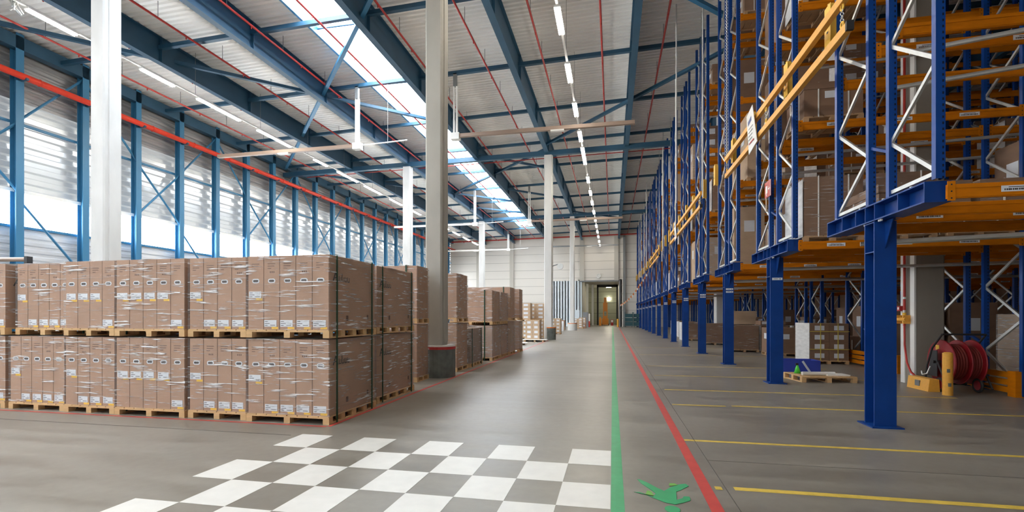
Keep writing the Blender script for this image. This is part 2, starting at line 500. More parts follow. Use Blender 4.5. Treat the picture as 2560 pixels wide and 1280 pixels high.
# ------------------------------------------------------------------ other walls
mb = MB()
xa, xb = -4.45, .98     # doorway in the far wall
Z2 = 14.4
for (x0, x1, z0) in ((XL, xa, 0), (xb, XR, 0), (xa, xb, 6.45)):
    mb.box(x0, x1, YF, YF + .3, z0, Z2, PANEL)
z = 1.1
while z < 13:
    mb.box(XL, xa, YF - .012, YF, z, z + .05, PANELJ) if z < 6.4 else mb.box(XL, XR, YF - .012, YF, z, z + .05, PANELJ)
    if z < 6.4: mb.box(xb, XR, YF - .012, YF, z, z + .05, PANELJ)
    z += 1.15
struct(mb.obj('wall_far'), 'pale panelled end wall with thin horizontal joints', 'wall')
for j, x in enumerate((-19.3, -14.3, -4.2, .55)):
    struct(MB().box(x - .3, x + .3, YF - .25, YF - .01, 0 if x < -5 else 6.45, 12.8, PILAS).obj('wall_pilaster'), 'grey pilaster on the far wall, %s from the window side' % ordn(j), 'pilaster', 'far wall pilasters')
struct(MB().box(XL - .3, XR + .3, YB - .3, YB, 0, Z2, PANEL).obj('wall_back'), 'pale wall behind the camera', 'wall')
for j in range(6):  # glowing panels added out of view as fill light for the hall
    o = struct(MB().box(-22 + j * 4.5, -18 + j * 4.5, YB, YB + .05, 3.2, 9.2, BFILLM).obj('window_%d' % (60 + j)), 'added fill light panel on the unseen wall behind the camera, %s bay' % ordn(j), 'window', 'added fill light panels behind the camera')
    MB().box(-22.1 + j * 4.5, -21.98 + j * 4.5, YB, YB + .1, 3.1, 9.3, WALLBLUE).obj('frame', o)
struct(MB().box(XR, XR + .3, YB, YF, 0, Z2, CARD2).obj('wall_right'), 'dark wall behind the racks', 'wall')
mb = MB(); x = -8.6
while x < xa - .1:
    mb.prism([(x, YF - .1, 0), (x + .14, YF - .1, 0), (x + .2, YF - .125, 0), (x + .34, YF - .125, 0), (x + .4, YF - .1, 0)], (0, 0, 6.45), BLUECOR); x += .4
struct(mb.obj('wall_far_lining'), 'light blue ribbed metal lining low on the far wall', 'wall')
# corridor beyond the doorway
mb = MB()
mb.box(xa - .3, xa, YF, 88, 0, 6.6, PILAS); mb.box(xb, xb + .3, YF, 88, 0, 6.6, PANEL); mb.box(xa - .3, xb + .3, YF + .3, 88.3, 6.5, 6.8, PILAS)
struct(mb.obj('wall_corridor'), 'pale corridor walls beyond the far doorway', 'wall')
mb = MB(); z = 0
mb.box(xa, xb, 88, 88.3, 0, 6.6, DOORG)
while z < 6.4: mb.box(xa, xb, 87.97, 88, z, z + .04, DARK if int(z * 10) % 19 == 0 else PANELJ); z += .95
struct(mb.obj('wall_corridor_end'), 'olive grey end wall lit by a lamp', 'wall')
struct(MB().box(-2.45, -2.2, 80, 80.3, 0, 6.5, DARK).box(.62, .9, 80, 80.3, 0, 6.5, DARK).box(-2.45, .9, 80, 80.3, 6.1, 6.5, DARK).obj('door_2'), 'dark inner door frame in the corridor', 'door frame')
struct(MB().box(xa - .1, xa, YF - .2, YF + .35, 0, 6.5, GREYST).box(xb - .12, xb + .12, YF - .2, YF + .35, 0, 6.5, GREYST).box(xa, xb, YF - .2, YF + .35, 6.3, 6.5, GREYST).obj('door_1'), 'grey frame of the tall far doorway', 'door frame')
for j, (x, yv) in enumerate(((-4.1, 72), (-3.7, 75), (-3.0, 77.5))):
    struct(MB().box(x - .2, x + .14, yv, yv + .3, 0, 6.4, WHITE if j else PILAS).obj('corridor_column'), 'pale column in the corridor, %s from the doorway' % ordn(j), 'column', 'corridor columns')
o = MB().box(-1, -.2, 83, 83.3, 6.2, 6.35, LAMPM).obj('corridor_lamp'); tag(o, 'glowing lamp high above the corridor end', 'lamp')
o = MB().box(-2.6, -1.2, 69.95, 70.1, 6.43, 6.49, LAMPM).obj('corridor_lamp'); tag(o, 'added strip lamp hidden behind the lintel of the far doorway', 'lamp')  # added to brighten the corridor, kept out of sight
o = MB().box(-.8, -.45, 87.8, 87.95, 4.4, 4.6, LAMPM).obj('wall_lamp'); tag(o, 'small bright lamp on the olive corridor end wall', 'lamp')
struct(MB().box(1.45, 1.75, YF - .5, YF - .2, 0, 12.6, GREYST).obj('steel_column'), 'galvanised grey steel column beside the far doorway', 'column')
o = MB().tube((-1.9, YF - .15, 7.1), (-1.9, YF, 7.1), .3, GALV, 16).ring((-1.9, YF - .16, 7.1), (0, 1, 0), .28, .05, WHITE).obj('wall_clock'); tag(o, 'round grey clock on the wall above the far doorway', 'clock')

# ------------------------------------------------------------------ concrete columns
def column(x0, x1, y0, y1, zt_, m, label, groove=True, zb0=0):
    s_ = MB(); c_ = .04
    pts = [(x0 + c_, y0, 0), (x1 - c_, y0, 0), (x1, y0 + c_, 0), (x1, y1 - c_, 0), (x1 - c_, y1, 0), (x0 + c_, y1, 0), (x0, y1 - c_, 0), (x0, y0 + c_, 0)]
    s_.prism(pts, (0, 0, zt_), m)
    if groove:
        s_.box(x1 - .002, x1 + .03, y0 + .14, y1 - .08, .9, zt_, m)
    return struct(s_.obj('concrete_column'), label, 'column')
column(-4.74, -4.29, 11.9, 12.38, zb(-4) - .14, CONC, 'tall grey concrete column rising from a round plinth among the near pallets')
column(-14.98, -14.48, 11.5, 12.05, zb(-14) - .14, CONCP, 'bright white column behind the front row of wrapped pallets')
column(-4.35, -3.85, 31.5, 32.0, zb(-4) - .14, CONCP, 'pale column standing by the orange banded plinth')
column(-4.4, -3.95, 51.6, 52.1, zb(-4) - .14, CONCP, 'slim pale column near the far doorway with a white orange banded plinth')
column(-14.2, -13.65, 31.5, 32.0, zb(-14) - .14, CONCP, 'white column under the middle of the roof girder')
column(-14.3, -13.75, 51.5, 52.0, zb(-14) - .14, CONCP, 'white column far back near the end wall')
CC = column(6.81, 7.42, 12.85, 13.36, zb(7), CONC_SHADE, 'thick concrete column with white corner strips inside the racks', False)
for q in (12.84, 13.22):
    MB().box(6.79, 6.83, q, q + .16, 0, 11.8, WHITE).obj('corner_strip', CC)
column(6.5, 7.3, 33.2, 34, zb(7), CONCP, 'light grey concrete column deep between the rear racks', False)
for (x, yv, r, hh, m, bm, lb) in ((-4.44, 12.14, .42, .82, CONCD, REDBAND, 'dark round concrete plinth with a red top band'), (-3.95, 31.75, .34, .86, CONCD, ORBAND, 'dark round plinth with an orange band'), (-4.15, 51.85, .5, .8, CONCP, ORBAND, 'white round plinth with an orange band')):
    s_ = MB().tube((x, yv, 0), (x, yv, hh - .1), r, m, 24).tube((x, yv, hh - .1), (x, yv, hh - .03), r + .005, bm, 24).tube((x, yv, hh - .03), (x, yv, hh), r, CONCP, 24)
    struct(s_.obj('column_plinth'), lb, 'column base')

# ------------------------------------------------------------------ sprinkler pipes and strip lights
PX = [-21.4, -18.9, -16.2, -13.3, -10.75, -8.15, -5.5, -2.97, -.43, 2.05]
for j, x in enumerate(PX):
    z = zd(x) - .62
    m_ = MB().tube((x, YB, z), (x, YF - .4, z), .042, RED, 8)
    yy = 1.
    while yy < 60:
        m_.tube((x, yy, z), (x, yy, z - .12), .022, RED, 6).tube((x, yy - 1.2, z), (x, yy - 1.2, zd(x)), .012, GREYST, 5); yy += 3
    tag(m_.obj('sprinkler_pipe'), 'thin red sprinkler pipe under the roof, %s from the window wall' % ordn(j), 'pipe', 'thin red sprinkler pipes')
tag(MB().tube((XL, 68.7, 12.35), (5, 68.7, 12.75), .09, RED, 8).obj('sprinkler_pipe'), 'red pipe crossing in front of the far wall top', 'pipe')
tag(MB().tube((-23, 33.6, 12.2), (4, 33.6, 12.6), .03, RED, 6).obj('sprinkler_pipe'), 'thin red pipe crossing the hall behind the middle girder', 'pipe')


def tube_light(width, length):
    s_ = MB(); s_.box(-.10, .10, 0, length, .03, .09, WHITE)
    t_ = MB()
    for d in (-width / 4, width / 4): t_.tube((d, .03, .0), (d, length - .03, .0), .028, TUBEM, 8)
    return s_.mesh('housing'), t_.mesh('lamp_tube')
lm = {}
def add_light(x, y, z, L, label, group, wd=.26):
    if (wd, L) not in lm: lm[(wd, L)] = tube_light(wd, L)
    a, b = lm[(wd, L)]
    t = thing('strip_light', (x, y, z), label, 'lamp', group)
    link('housing', a, t); link('lamp_tube', b, t)
for (x, z, nme, g) in ((-1.66, 11.0, 'near the racks', 'strip lights near the racks'), (-17.75, 11.05, 'near the window wall', 'strip lights near the window wall')):
    o = tag(MB().box(x - .04, x + .04, YB, 68, z + .09, z + .15, WHITE).obj('light_rail'), 'thin white rail carrying the strip lights %s' % nme, 'rail')
    m_ = MB(); yy = 2
    while yy < 68: m_.tube((x, yy, z + .15), (x, yy, zd(x)), .008, GREYST, 4); yy += 4
    m_.obj('hanger', o)
YR = [-9, -5.6, -2.2, 1.2, 4.6, 8, 11.3, 14.9, 18.35, 21.8, 25.2, 27.7, 29.3, 33.6, 37.3, 40.7, 44.5, 48, 51.6, 55.2, 58.8, 62.4, 66]
for i, yv in enumerate(YR):
    add_light(-1.66, yv, 11.0, 1.45, 'glowing strip light near the racks, %s along the rail' % ordn(i), 'strip lights near the racks')
YL = [(-9, 1.4), (-5.4, 1.4), (-1.8, 1.4), (1.8, 1.4), (5.4, 1.4), (8.4, 1.4), (11.75, 1.45), (15.5, 1.45), (18.1, 2.5), (21.8, 2.6), (26.6, 1.4), (29.2, 2.6), (32.8, 2.6), (37, 2.2), (41, 2.4), (45, 2.4), (49, 2.4), (53, 2.4), (57, 2.4), (61, 2.4)]
for i, (yv, L) in enumerate(YL):
    add_light(-17.75, yv, 11.05, L, 'glowing strip light near the window wall, %s along the rail' % ordn(i), 'strip lights near the window wall', .22)
t = thing('cable_bundle', (-17.75, 11.62, 11.0), 'tangled pale cables hanging over the nearest window side light', 'cables')
for i in range(5):
    x0 = rnd.uniform(-.3, .3); pts = [(x0 + .12 * math.sin(q * .9 + i), rnd.uniform(-.15, .15), .9 - q * .2) for q in range(6)]
    MB().path(pts, .025, GALV, 6).obj('cable', t)

# ------------------------------------------------------------------ hanging arms
def arm(x, y, zbt, ztop, xe, label, m=BROWNST, dz=-.0, dy=0):
    t = thing('boom_arm', (x, y, 0), label, 'boom arm'); ztop = zd(x) - .45
    s_ = MB(); s_.box(-.09, -.03, -.05, .05, zbt, ztop - .5, WHITE); s_.box(.04, .12, -.05, .05, zbt, ztop - .6, WHITE); s_.obj('mast', t)
    MB().box(-.08, .08, -.08, .08, ztop - .6, ztop, GREYST).obj('mast_head', t)
    MB().box(-.18, .22, -.15, .15, zbt - .18, zbt + .12, WHITE).obj('joint_box', t)
    L = xe - x
    MB().bar((0, 0, zbt), (L, dy, zbt + dz), .16, .16, m).box(*sorted((L * .55, L * .55 + .6)), -.1 + dy * .55, .1 + dy * .55, zbt - .15, zbt - .08, WHITE).obj('arm_bar', t)
    if L < 0:
        MB().tube((0, 0, zbt), (2.6, 0, zbt + .1), .03, WHITE, 6).tube((1.6, 0, zbt), (1.6, 0, ztop), .008, ROPE, 4).obj('side_rod', t)
arm(-12.14, 21.7, 9.82, 12.5, -20.0, 'long pale boom arm pointing to the window wall, hanging by the skylight', BROWNST)
arm(-7.16, 21.7, 9.93, 12.4, .95, 'long brown boom arm pointing to the racks beside the near column')
arm(-11.95, 41.7, 9.68, 12, -19.6, 'smaller boom arm further back pointing to the window wall', WHITE)
arm(-7.06, 41.7, 9.74, 12.2, .85, 'smaller brown boom arm further back pointing to the racks')
arm(-13.2, 61.7, 10.1, 12.2, -21.6, 'distant white boom arm in front of the end wall', WHITE)
arm(-7.9, 61.7, 10.3, 12.2, .8, 'distant grey boom arm in front of the end wall', GREYST)

# ------------------------------------------------------------------ floor paint
def paint(name, polys, m, label, cat, group=None, z=.002, kind=None):
    s_ = MB()
    for q in polys: s_.prism([(x, y, z - .0018) for x, y in q], (0, 0, .0018), m)
    return tag(s_.obj(name), label, cat, group, kind)
def rect(x0, x1, y0, y1): return [(x0, y0), (x1, y0), (x1, y1), (x0, y1)]
cw, ch = .4515, .588
xs0, ys0 = -4.08, 5.865
sq = []
for r in range(8):
    for c_ in range(9):
        if (r + c_) % 2 == 0: sq.append(rect(xs0 + c_ * cw, xs0 + (c_ + 1) * cw - (0 if c_ == 8 else 0), ys0 - (r + 1) * ch, ys0 - r * ch))
paint('floor_checkerboard', sq, WHITEP, 'white painted chequer squares on the grey floor before the wrapped pallets', 'floor marking')
paint('floor_line', [rect(-.012, .10, YB, 69.4)], GREENP, 'long green walkway line painted along the aisle', 'floor line')
paint('floor_line', [rect(.79, .895, YB, 69.4)], REDP, 'long red line painted parallel to the green one', 'floor line', z=.0045)
for j, (x0, x1, yv, wd) in enumerate(((1.1, 3.7, 4.82, .085), (.9, 10, 6.57, .075), (1.05, 1.95, 9.15, .07), (2.06, 9, 9.2, .07), (1.1, 6.5, 10.95, .065), (1.1, 6.4, 13.5, .06), (1.1, 6.2, 16, .06), (1.1, 8, 20.5, .06), (1.1, 8, 25, .06))):
    paint('floor_line', [rect(x0, x1 if j else 6.5, yv - wd / 2, yv + wd / 2)], YELP, 'yellow floor line under the racks, %s from the camera' % ordn(j), 'floor line', 'yellow bay lines')
paint('floor_line', [rect(.93, .99, 4.76, 4.84)], YELP, 'small yellow remnant of line touching the red line', 'floor line', z=.0035)
paint('floor_line', [rect(-4.02, -3.96, 6.34, 31)], REDP, 'faded red line along the aisle edge of the wrapped pallets', 'floor line', z=.003)
paint('floor_line', [rect(-22, -4.02, 6.3, 6.35)], REDP, 'faded red line in front of the first pallet row', 'floor line', z=.003)
JT = mat('floor joint', (.10, .09, .08), .9)
paint('floor_joint', [rect(-22, -4.2, 5.77, 5.785)], JT, 'dark floor joint running before the pallet row', 'floor joint')
paint('floor_joint', [rect(1.020, 1.029, YB, 69)], JT, 'dark floor joint beside the red line', 'floor joint')
paint('floor_joint', [rect(1.03, 20, 5.7, 5.708)], JT, 'thin floor joint between the two nearest yellow lines', 'floor joint')
# green walking figure, upside down to the camera
HY, F_, S_, K_ = 788., 1220., math.sin(math.atan(251 / 1220)), math.cos(math.atan(251 / 1220))
body = [(.19, 4.54), (.24, 4.55), (.34, 4.44), (.44, 4.34), (.52, 4.31), (.60, 4.37), (.66, 4.43), (.665, 4.52), (.615, 4.52), (.60, 4.47), (.545, 4.42), (.565, 4.62), (.60, 4.66), (.70, 4.80), (.68, 4.86), (.60, 4.82), (.52, 4.72), (.46, 4.62), (.40, 4.70), (.34, 4.80), (.265, 4.90), (.235, 4.90), (.27, 4.78), (.33, 4.66), (.38, 4.54), (.35, 4.46), (.28, 4.50)]
head = [(.485 + .062 * math.cos(a * math.pi / 9), 4.20 + .075 * math.sin(a * math.pi / 9)) for a in range(18)]
o = paint('floor_pictogram', [body, head], GREENP, 'green walking figure painted between the green and red lines', 'floor marking', z=.004)
MB().prism([(x, y, .0045) for x, y in ((.29, 4.50), (.31, 4.60), (.345, 4.58), (.36, 4.48))], (0, 0, .0012), LIMEP).prism([(x, y, .0045) for x, y in ((.52, 4.76), (.53, 4.84), (.58, 4.84), (.60, 4.80))], (0, 0, .0012), LIMEP).obj('light_patch', o)

# ------------------------------------------------------------------ wrapped pallets
def pallet_mesh(w_, d_, h_=.12, nx=3, ny=3, m=WOOD):
    s_ = MB(); bw = .1
    for i in range(nx):
        xx = -w_ / 2 + i * (w_ - bw) / (nx - 1)
        s_.box(xx, xx + bw, -d_ / 2, d_ / 2, 0, .018, m)
        for j in range(ny):
            yy_ = -d_ / 2 + j * (d_ - bw) / (ny - 1)
            s_.box(xx, xx + bw, yy_, yy_ + bw, .018, h_ - .036, m)
    for j in range(ny):
        yy_ = -d_ / 2 + j * (d_ - bw) / (ny - 1)
        s_.box(-w_ / 2, w_ / 2, yy_, yy_ + bw, h_ - .036, h_ - .018, m)
    n = max(5, int(w_ / .17)); bw2 = w_ / n
    for i in range(n):
        s_.box(-w_ / 2 + i * bw2 + .008, -w_ / 2 + (i + 1) * bw2 - .008, -d_ / 2, d_ / 2, h_ - .018, h_, m)
    return s_.mesh('pallet')
PM = {}
def pallet(w_, d_, nx=3, ny=3, m=WOOD, h_=.12):
    k_ = (round(w_, 2), round(d_, 2), nx, ny, m.name, h_)
    if k_ not in PM: PM[k_] = pallet_mesh(w_, d_, h_, nx, ny, m)
    return PM[k_]
def label_geo(s_, x, z, y, wd=.19, hh=.088, tagm=True):   # on a face looking to -y
    s_.box(x - wd / 2, x + wd / 2, y - .003, y, z - hh / 2, z + hh / 2, LABEL)
    for k_, (a, b, zz) in enumerate(((-.45, -.2, .28), (-.45, -.05, -.02), (-.45, -.22, -.3), (0, .4, -.28))):
        s_.box(x + a * wd, x + b * wd, y - .0036, y - .003, z + zz * hh - .004, z + zz * hh + .004, INK)
def wrap_shell(x0, x1, y0, y1, z0, z1, m=FILM):
    s_ = MB(); e = .006
    x0 -= e; x1 += e; y0 -= e; y1 += e; z1 += e
    nx = 7; nz = 7
    def grid(f, nu, nv):
        b = len(s_.v); i = s_.mi(m)
        for a in range(nu + 1):
            for c_ in range(nv + 1): s_.v.append(f(a / nu, c_ / nv))
        for a in range(nu):
            for c_ in range(nv):
                s_.f.append((b + a * (nv + 1) + c_, b + (a + 1) * (nv + 1) + c_, b + (a + 1) * (nv + 1) + c_ + 1, b + a * (nv + 1) + c_ + 1)); s_.m.append(i)
    j = lambda: rnd.uniform(-.003, .004)
    grid(lambda u, v: (x0 + (x1 - x0) * u, y0 - (0 if u in (0, 1) else j()), z0 + (z1 - z0) * v), nx, nz)
    grid(lambda u, v: (x1 + (0 if u in (0, 1) else j()), y0 + (y1 - y0) * u, z0 + (z1 - z0) * v), nx, nz)
    grid(lambda u, v: (x1 - (x1 - x0) * u, y1, z0 + (z1 - z0) * v), 2, 2)
    grid(lambda u, v: (x0, y1 - (y1 - y0) * u, z0 + (z1 - z0) * v), 2, 2)
    grid(lambda u, v: (x0 + (x1 - x0) * u, y0 + (y1 - y0) * v, z1 + (0 if u in (0, 1) or v in (0, 1) else rnd.uniform(-.004, .02))), 4, 4)
    return s_
def big_load(x0, x1, y0, y1, z0, H, n, labs, label, group, ax='x', straps=True, film=FILM, ny=5, front=True, letter=True, strapf=False, grain=CARD):
    w_, d_ = x1 - x0, y1 - y0
    t = thing('wrapped_pallet_load', ((x0 + x1) / 2, (y0 + y1) / 2, z0), label, 'pallet load', group)
    link('pallet', pallet(w_, d_, 3, ny), t)
    zb0 = .12; g = .011; hb = H - .12 - .012
    MB().box(-w_ / 2 + .03, w_ / 2 - .03, -d_ / 2 + .03, d_ / 2 - .03, zb0 + .02, zb0 + hb - .03, SEAM).obj('inner_core', t)
    for i in range(n):
        s_ = MB()
        if ax == 'x':
            a = -w_ / 2 + .015 + i * (w_ - .03) / n + g / 2; b = a + (w_ - .03) / n - g
            s_.box(a, b, -d_ / 2 + .02, d_ / 2 - .02, zb0, zb0 + hb, grain)
            c_ = s_.obj('carton', t)
            if front:
                xm = (a + b) / 2; yf = -d_ / 2 + .02; fr = H / 1.25
                hs = MB()
                pts = [(xm + .034 * math.cos(q) + (.028 if math.cos(q) > 0 else -.028), yf - .002, zb0 + .74 * fr + .034 * math.sin(q)) for q in [k_ * math.pi / 8 for k_ in range(16)]]
                hs.prism(pts, (0, .002, 0), LABEL)
                pts = [(xm + .018 * math.cos(q) + (.026 if math.cos(q) > 0 else -.026), yf - .004, zb0 + .74 * fr + .018 * math.sin(q)) for q in [k_ * math.pi / 8 for k_ in range(16)]]
                hs.prism(pts, (0, .003, 0), INK)
                hs.obj('hand_hole', c_)
                ls = MB(); mode = labs[i % len(labs)]
                lz = zb0 + (.53 if mode == 'm' else .095) * fr
                off = rnd.uniform(-.012, .012)
                label_geo(ls, xm - .012 + off, lz, yf, (b - a) * .80, .10)
                ls.box(xm + .0, xm + .11, yf - .002, yf, lz - .085, lz - .053, YTAG)
                ls.obj('label', c_)
                ps = MB()
                for zz, ww in ((1.0, .13), (.965, .12), (.93, .06)):
                    ps.box(xm - .07, xm - .07 + ww, yf - .001, yf, zb0 + zz * fr - .006, zb0 + zz * fr + .004, INKF)
                if i % 2:
                    for q in range(3): ps.box(xm - .03 + q * .03, xm - .013 + q * .03, yf - .001, yf, zb0 + .86 * fr, zb0 + .885 * fr, INKF)
                ps.obj('print', c_)
        else:
            a = -d_ / 2 + .015 + i * (d_ - .03) / n + g / 2; b = a + (d_ - .03) / n - g
            s_.box(-w_ / 2 + .02, w_ / 2 - .02, a, b, zb0, zb0 + hb, grain)
            c_ = s_.obj('carton', t)
    if letter:
        xf = w_ / 2 - .015 - g / 2 + .002; zz = zb0 + .66 * hb; yy_ = -d_ / 2 + .14
        ps = MB(); k_ = .13
        def lb(p_, q_, t_=.022): ps.bar((xf, yy_ + p_[0] * k_, zz + p_[1] * k_), (xf, yy_ + q_[0] * k_, zz + q_[1] * k_), .002, t_, INK)
        lb((0, 0), (.5, 1.0)); lb((.5, 1.0), (1.0, 0)); lb((.2, .38), (.8, .38), .016)
        x_ = 1.25
        for q in range(4):
            hgt = (.62, .95, .6, .6)[q]
            lb((x_, 0), (x_, hgt), .016); lb((x_, .05), (x_ + .32, .05), .014); lb((x_ + .36, 0), (x_ + .36, .55), .014); x_ += .62
        ps.box(xf - .001, xf + .001, -d_ / 2 + .5, -d_ / 2 + .56, zb0 + .13, zb0 + .21, INKF).box(xf - .001, xf + .001, d_ / 2 - .3, d_ / 2 - .25, zb0 + .15, zb0 + .22, INKF)
        ps.obj('side_print', t)
    if straps:
        for yy_ in ((-d_ / 2 + .2, d_ / 2 - .17) if not strapf else ()):
            MB().box(w_ / 2, w_ / 2 + .016, yy_ - .011, yy_ + .011, .0, H - .005, GREEN).box(-w_ / 2, w_ / 2 + .016, yy_ - .011, yy_ + .011, H + .004, H + .008, GREEN).obj('strap', t)
        if strapf:
            xx = w_ / 2 - .28
            MB().box(xx - .018, xx + .018, -d_ / 2 - .018, -d_ / 2 - .004, 0, H, GREEN).box(xx - .018, xx + .018, -d_ / 2 - .018, d_ / 2, H + .004, H + .008, GREEN).obj('strap', t)
    wrap_shell(-w_ / 2, w_ / 2, -d_ / 2 + .01, d_ / 2 - .01, .10, H - .012, film).obj('stretch_wrap', t)
    return t
G1 = 'wrapped pallets in the front row'
FR = [('corner', -5.425, -4.04, 6.42, 5, 'mllll', 'mllll'), ('second from the corner', -6.50, -5.455, 6.45, 4, 'mlll', 'mlll'), ('third from the corner', -7.87, -6.535, 6.42, 5, 'mmmml', 'mmmml'),
      ('fourth from the corner', -8.93, -7.90, 6.44, 4, 'mlll', 'mmml'), ('fifth from the corner', -10.15, -8.95, 6.46, 5, 'mllll', 'mllll'), ('sixth from the corner', -11.5, -10.23, 6.46, 5, 'lllll', 'lllll')]
for (nme, x0, x1, y0, n, la, lb_) in FR:
    d_ = 1.45
    big_load(x0, x1, y0, y0 + d_, 0, 1.25, n, la, 'wrapped brown carton load on the floor in the front row, %s' % nme, G1)
    sh = .1 if nme.startswith('fifth') else 0
    big_load(x0, x1, y0 + sh, y0 + d_ + sh, 1.264, 1.235, n, lb_, 'wrapped brown carton load in the upper tier of the front row, %s' % nme, G1)
G2 = 'wrapped pallets along the aisle'
big_load(-5.55, -4.14, 8.1, 9.78, 0, 1.25, 5, 'l', 'lower wrapped load just behind the front corner stack along the aisle', G2)
big_load(-5.55, -4.14, 8.1, 9.78, 1.264, 1.24, 5, 'l', 'upper wrapped load just behind the front corner stack along the aisle', G2)
big_load(-5.9, -4.55, 10.92, 11.68, 0, 1.39, 4, 'l', 'lower wrapped load set back beside the near concrete column', G2, ax='y', ny=3, letter=False, strapf=True)
big_load(-5.9, -4.55, 10.92, 11.68, 1.404, 1.39, 4, 'l', 'upper wrapped load set back beside the near concrete column', G2, ax='y', ny=3, letter=False, strapf=True)
big_load(-5.6, -4.28, 13.12, 14.2, 0, 1.39, 3, 'l', 'lower wrapped load just past the red banded plinth', G2, ax='y', ny=3, letter=False, straps=False)
big_load(-5.6, -4.28, 13.12, 14.2, 1.404, 1.39, 3, 'l', 'upper wrapped load just past the red banded plinth', G2, ax='y', ny=3, letter=False, straps=False)
big_load(-5.5, -4.24, 14.3, 15.75, 0, 1.2, 2, 'l', 'low single grey wrapped load along the aisle with open top lid', G2, letter=False, film=FILMH, grain=CARD2)
big_load(-4.95, -4.12, 16.6, 17.85, 0, 1.245, 4, 'l', 'lower wrapped load with one broad green strap on its front', G2, ax='y', letter=False, strapf=True, film=FILMH)
big_load(-5.7, -4.12, 16.6, 17.85, 1.264, 1.22, 3, 'l', 'upper wide wrapped load with a green strap, facing the camera', G2, ax='y', letter=False, strapf=True)
big_load(-5.6, -4.1, 17.9, 19.1, 0, 1.245, 3, 'l', 'lower wrapped load behind the green strapped one', G2, ax='y', letter=False, straps=False, film=FILMH)
big_load(-5.6, -4.1, 17.9, 19.1, 1.264, 1.22, 3, 'l', 'upper wrapped load behind the green strapped one', G2, ax='y', letter=False, straps=False, film=FILMH)
big_load(-6.4, -4.02, 19.2, 20.2, 0, 1.36, 3, 'l', 'lower load of the wide tall stack beyond the strapped loads', G2, ax='y', ny=3, letter=False, straps=False, film=FILMH)
big_load(-6.4, -4.02, 19.2, 20.2, 1.38, 1.36, 3, 'l', 'upper load of the wide tall stack beyond the strapped loads', G2, ax='y', ny=3, letter=False, strapf=True)
big_load(-5.2, -3.93, 20.7, 21.5, 0, 1.36, 2, 'l', 'lower load of the last stack in the brown wrapped row', G2, ax='y', ny=3, letter=False, straps=False, film=FILMH)
big_load(-5.2, -3.93, 20.7, 21.5, 1.38, 1.36, 2, 'l', 'upper load of the last stack in the brown wrapped row', G2, ax='y', ny=3, letter=False, straps=False)

# ------------------------------------------------------------------ generic small loads (prototypes)
def grid_load(w_, d_, H, nx, nz, cm, labs=True, ystrap=False, film=None, pm=WOOD, label='', group=None, loc=(0, 0, 0), whitef=False):
    t = thing('carton_pallet', loc, label, 'pallet load', group)
    link('pallet', pallet(w_, d_, 3, 3, pm), t)
    hz = (H - .12) / nz; wx = (w_ - .02) / nx
    for i in range(nx):
        for j in range(nz):
            s_ = MB(); a = -w_ / 2 + .01 + i * wx
            s_.box(a + .004, a + wx - .004, -d_ / 2 + .01, d_ / 2 - .01, .12 + j * hz + .002, .12 + (j + 1) * hz - .003, cm)
            c_ = s_.obj('carton', t)
            if labs:
                l_ = MB(); lw = wx * .5; lh = hz * .5
                l_.box(a + wx / 2 - lw / 2, a + wx / 2 + lw / 2, -d_ / 2 + .006, -d_ / 2 + .01, .12 + (j + .5) * hz - lh / 2, .12 + (j + .5) * hz + lh / 2, LABEL)
                l_.obj('label', c_)
    if whitef:
        MB().box(-w_ / 2 - .012, -w_ / 2 + .008, -d_ / 2 + .01, d_ / 2, .06, H + .01, WRAPW).obj('white_film', t)
    if ystrap:
        for q in (-.22, .22):
            MB().box(q * w_ - .012, q * w_ + .012, -d_ / 2 - .004, -d_ / 2 + .006, .1, H + .004, YSTRAP).obj('strap', t)
        for q in (.36, .8):
            MB().box(-w_ / 2 - .006, w_ / 2 + .006, -d_ / 2 - .003, -d_ / 2 + .006, H * q - .01, H * q + .01, YSTRAP).obj('strap', t)
    if film:
        wrap_shell(-w_ / 2, w_ / 2, -d_ / 2, d_ / 2, .1, H, film).obj('stretch_wrap', t)
    return t
def block_load(w_, d_, H, cm, film=None, straps=False, sheet=False, tops=False, pm=WOOD2, label='', group=None, loc=(0, 0, 0)):
    t = thing('carton_pallet', loc, label, 'pallet load', group)
    link('pallet', pallet(w_, d_, 3, 3, pm), t)
    s_ = MB().box(-w_ / 2 + .01, w_ / 2 - .01, -d_ / 2 + .01, d_ / 2 - .01, .12, H, cm)
    c_ = s_.obj('big_carton', t)
    if tops:
        MB().box(-w_ / 2 - .005, w_ / 2 + .005, -d_ / 2 - .005, d_ / 2 + .005, H - .12, H + .012, cm).obj('carton_lid', t)
    if straps:
        for q in (-.25, .25):
            MB().box(q * w_ - .01, q * w_ + .01, -d_ / 2 - .004, -d_ / 2 + .01, .1, H + .016, WHITE).obj('strap', t)
            MB().box(-w_ / 2 - .004, -w_ / 2 + .01, q * d_ - .01, q * d_ + .01, .1, H + .016, WHITE).obj('strap', t)
    if sheet:
        MB().box(-.16, .16, -d_ / 2 + .002, -d_ / 2 + .01, H * .6, H * .78, LABEL).obj('paper_sheet', t)
        MB().box(-w_ / 2 + .002, -w_ / 2 + .01, -.14, .16, H * .6, H * .8, LABEL).obj('paper_sheet', t)
    if film:
        wrap_shell(-w_ / 2, w_ / 2, -d_ / 2, d_ / 2, .06, H + .01, film).obj('stretch_wrap', t)
    return t

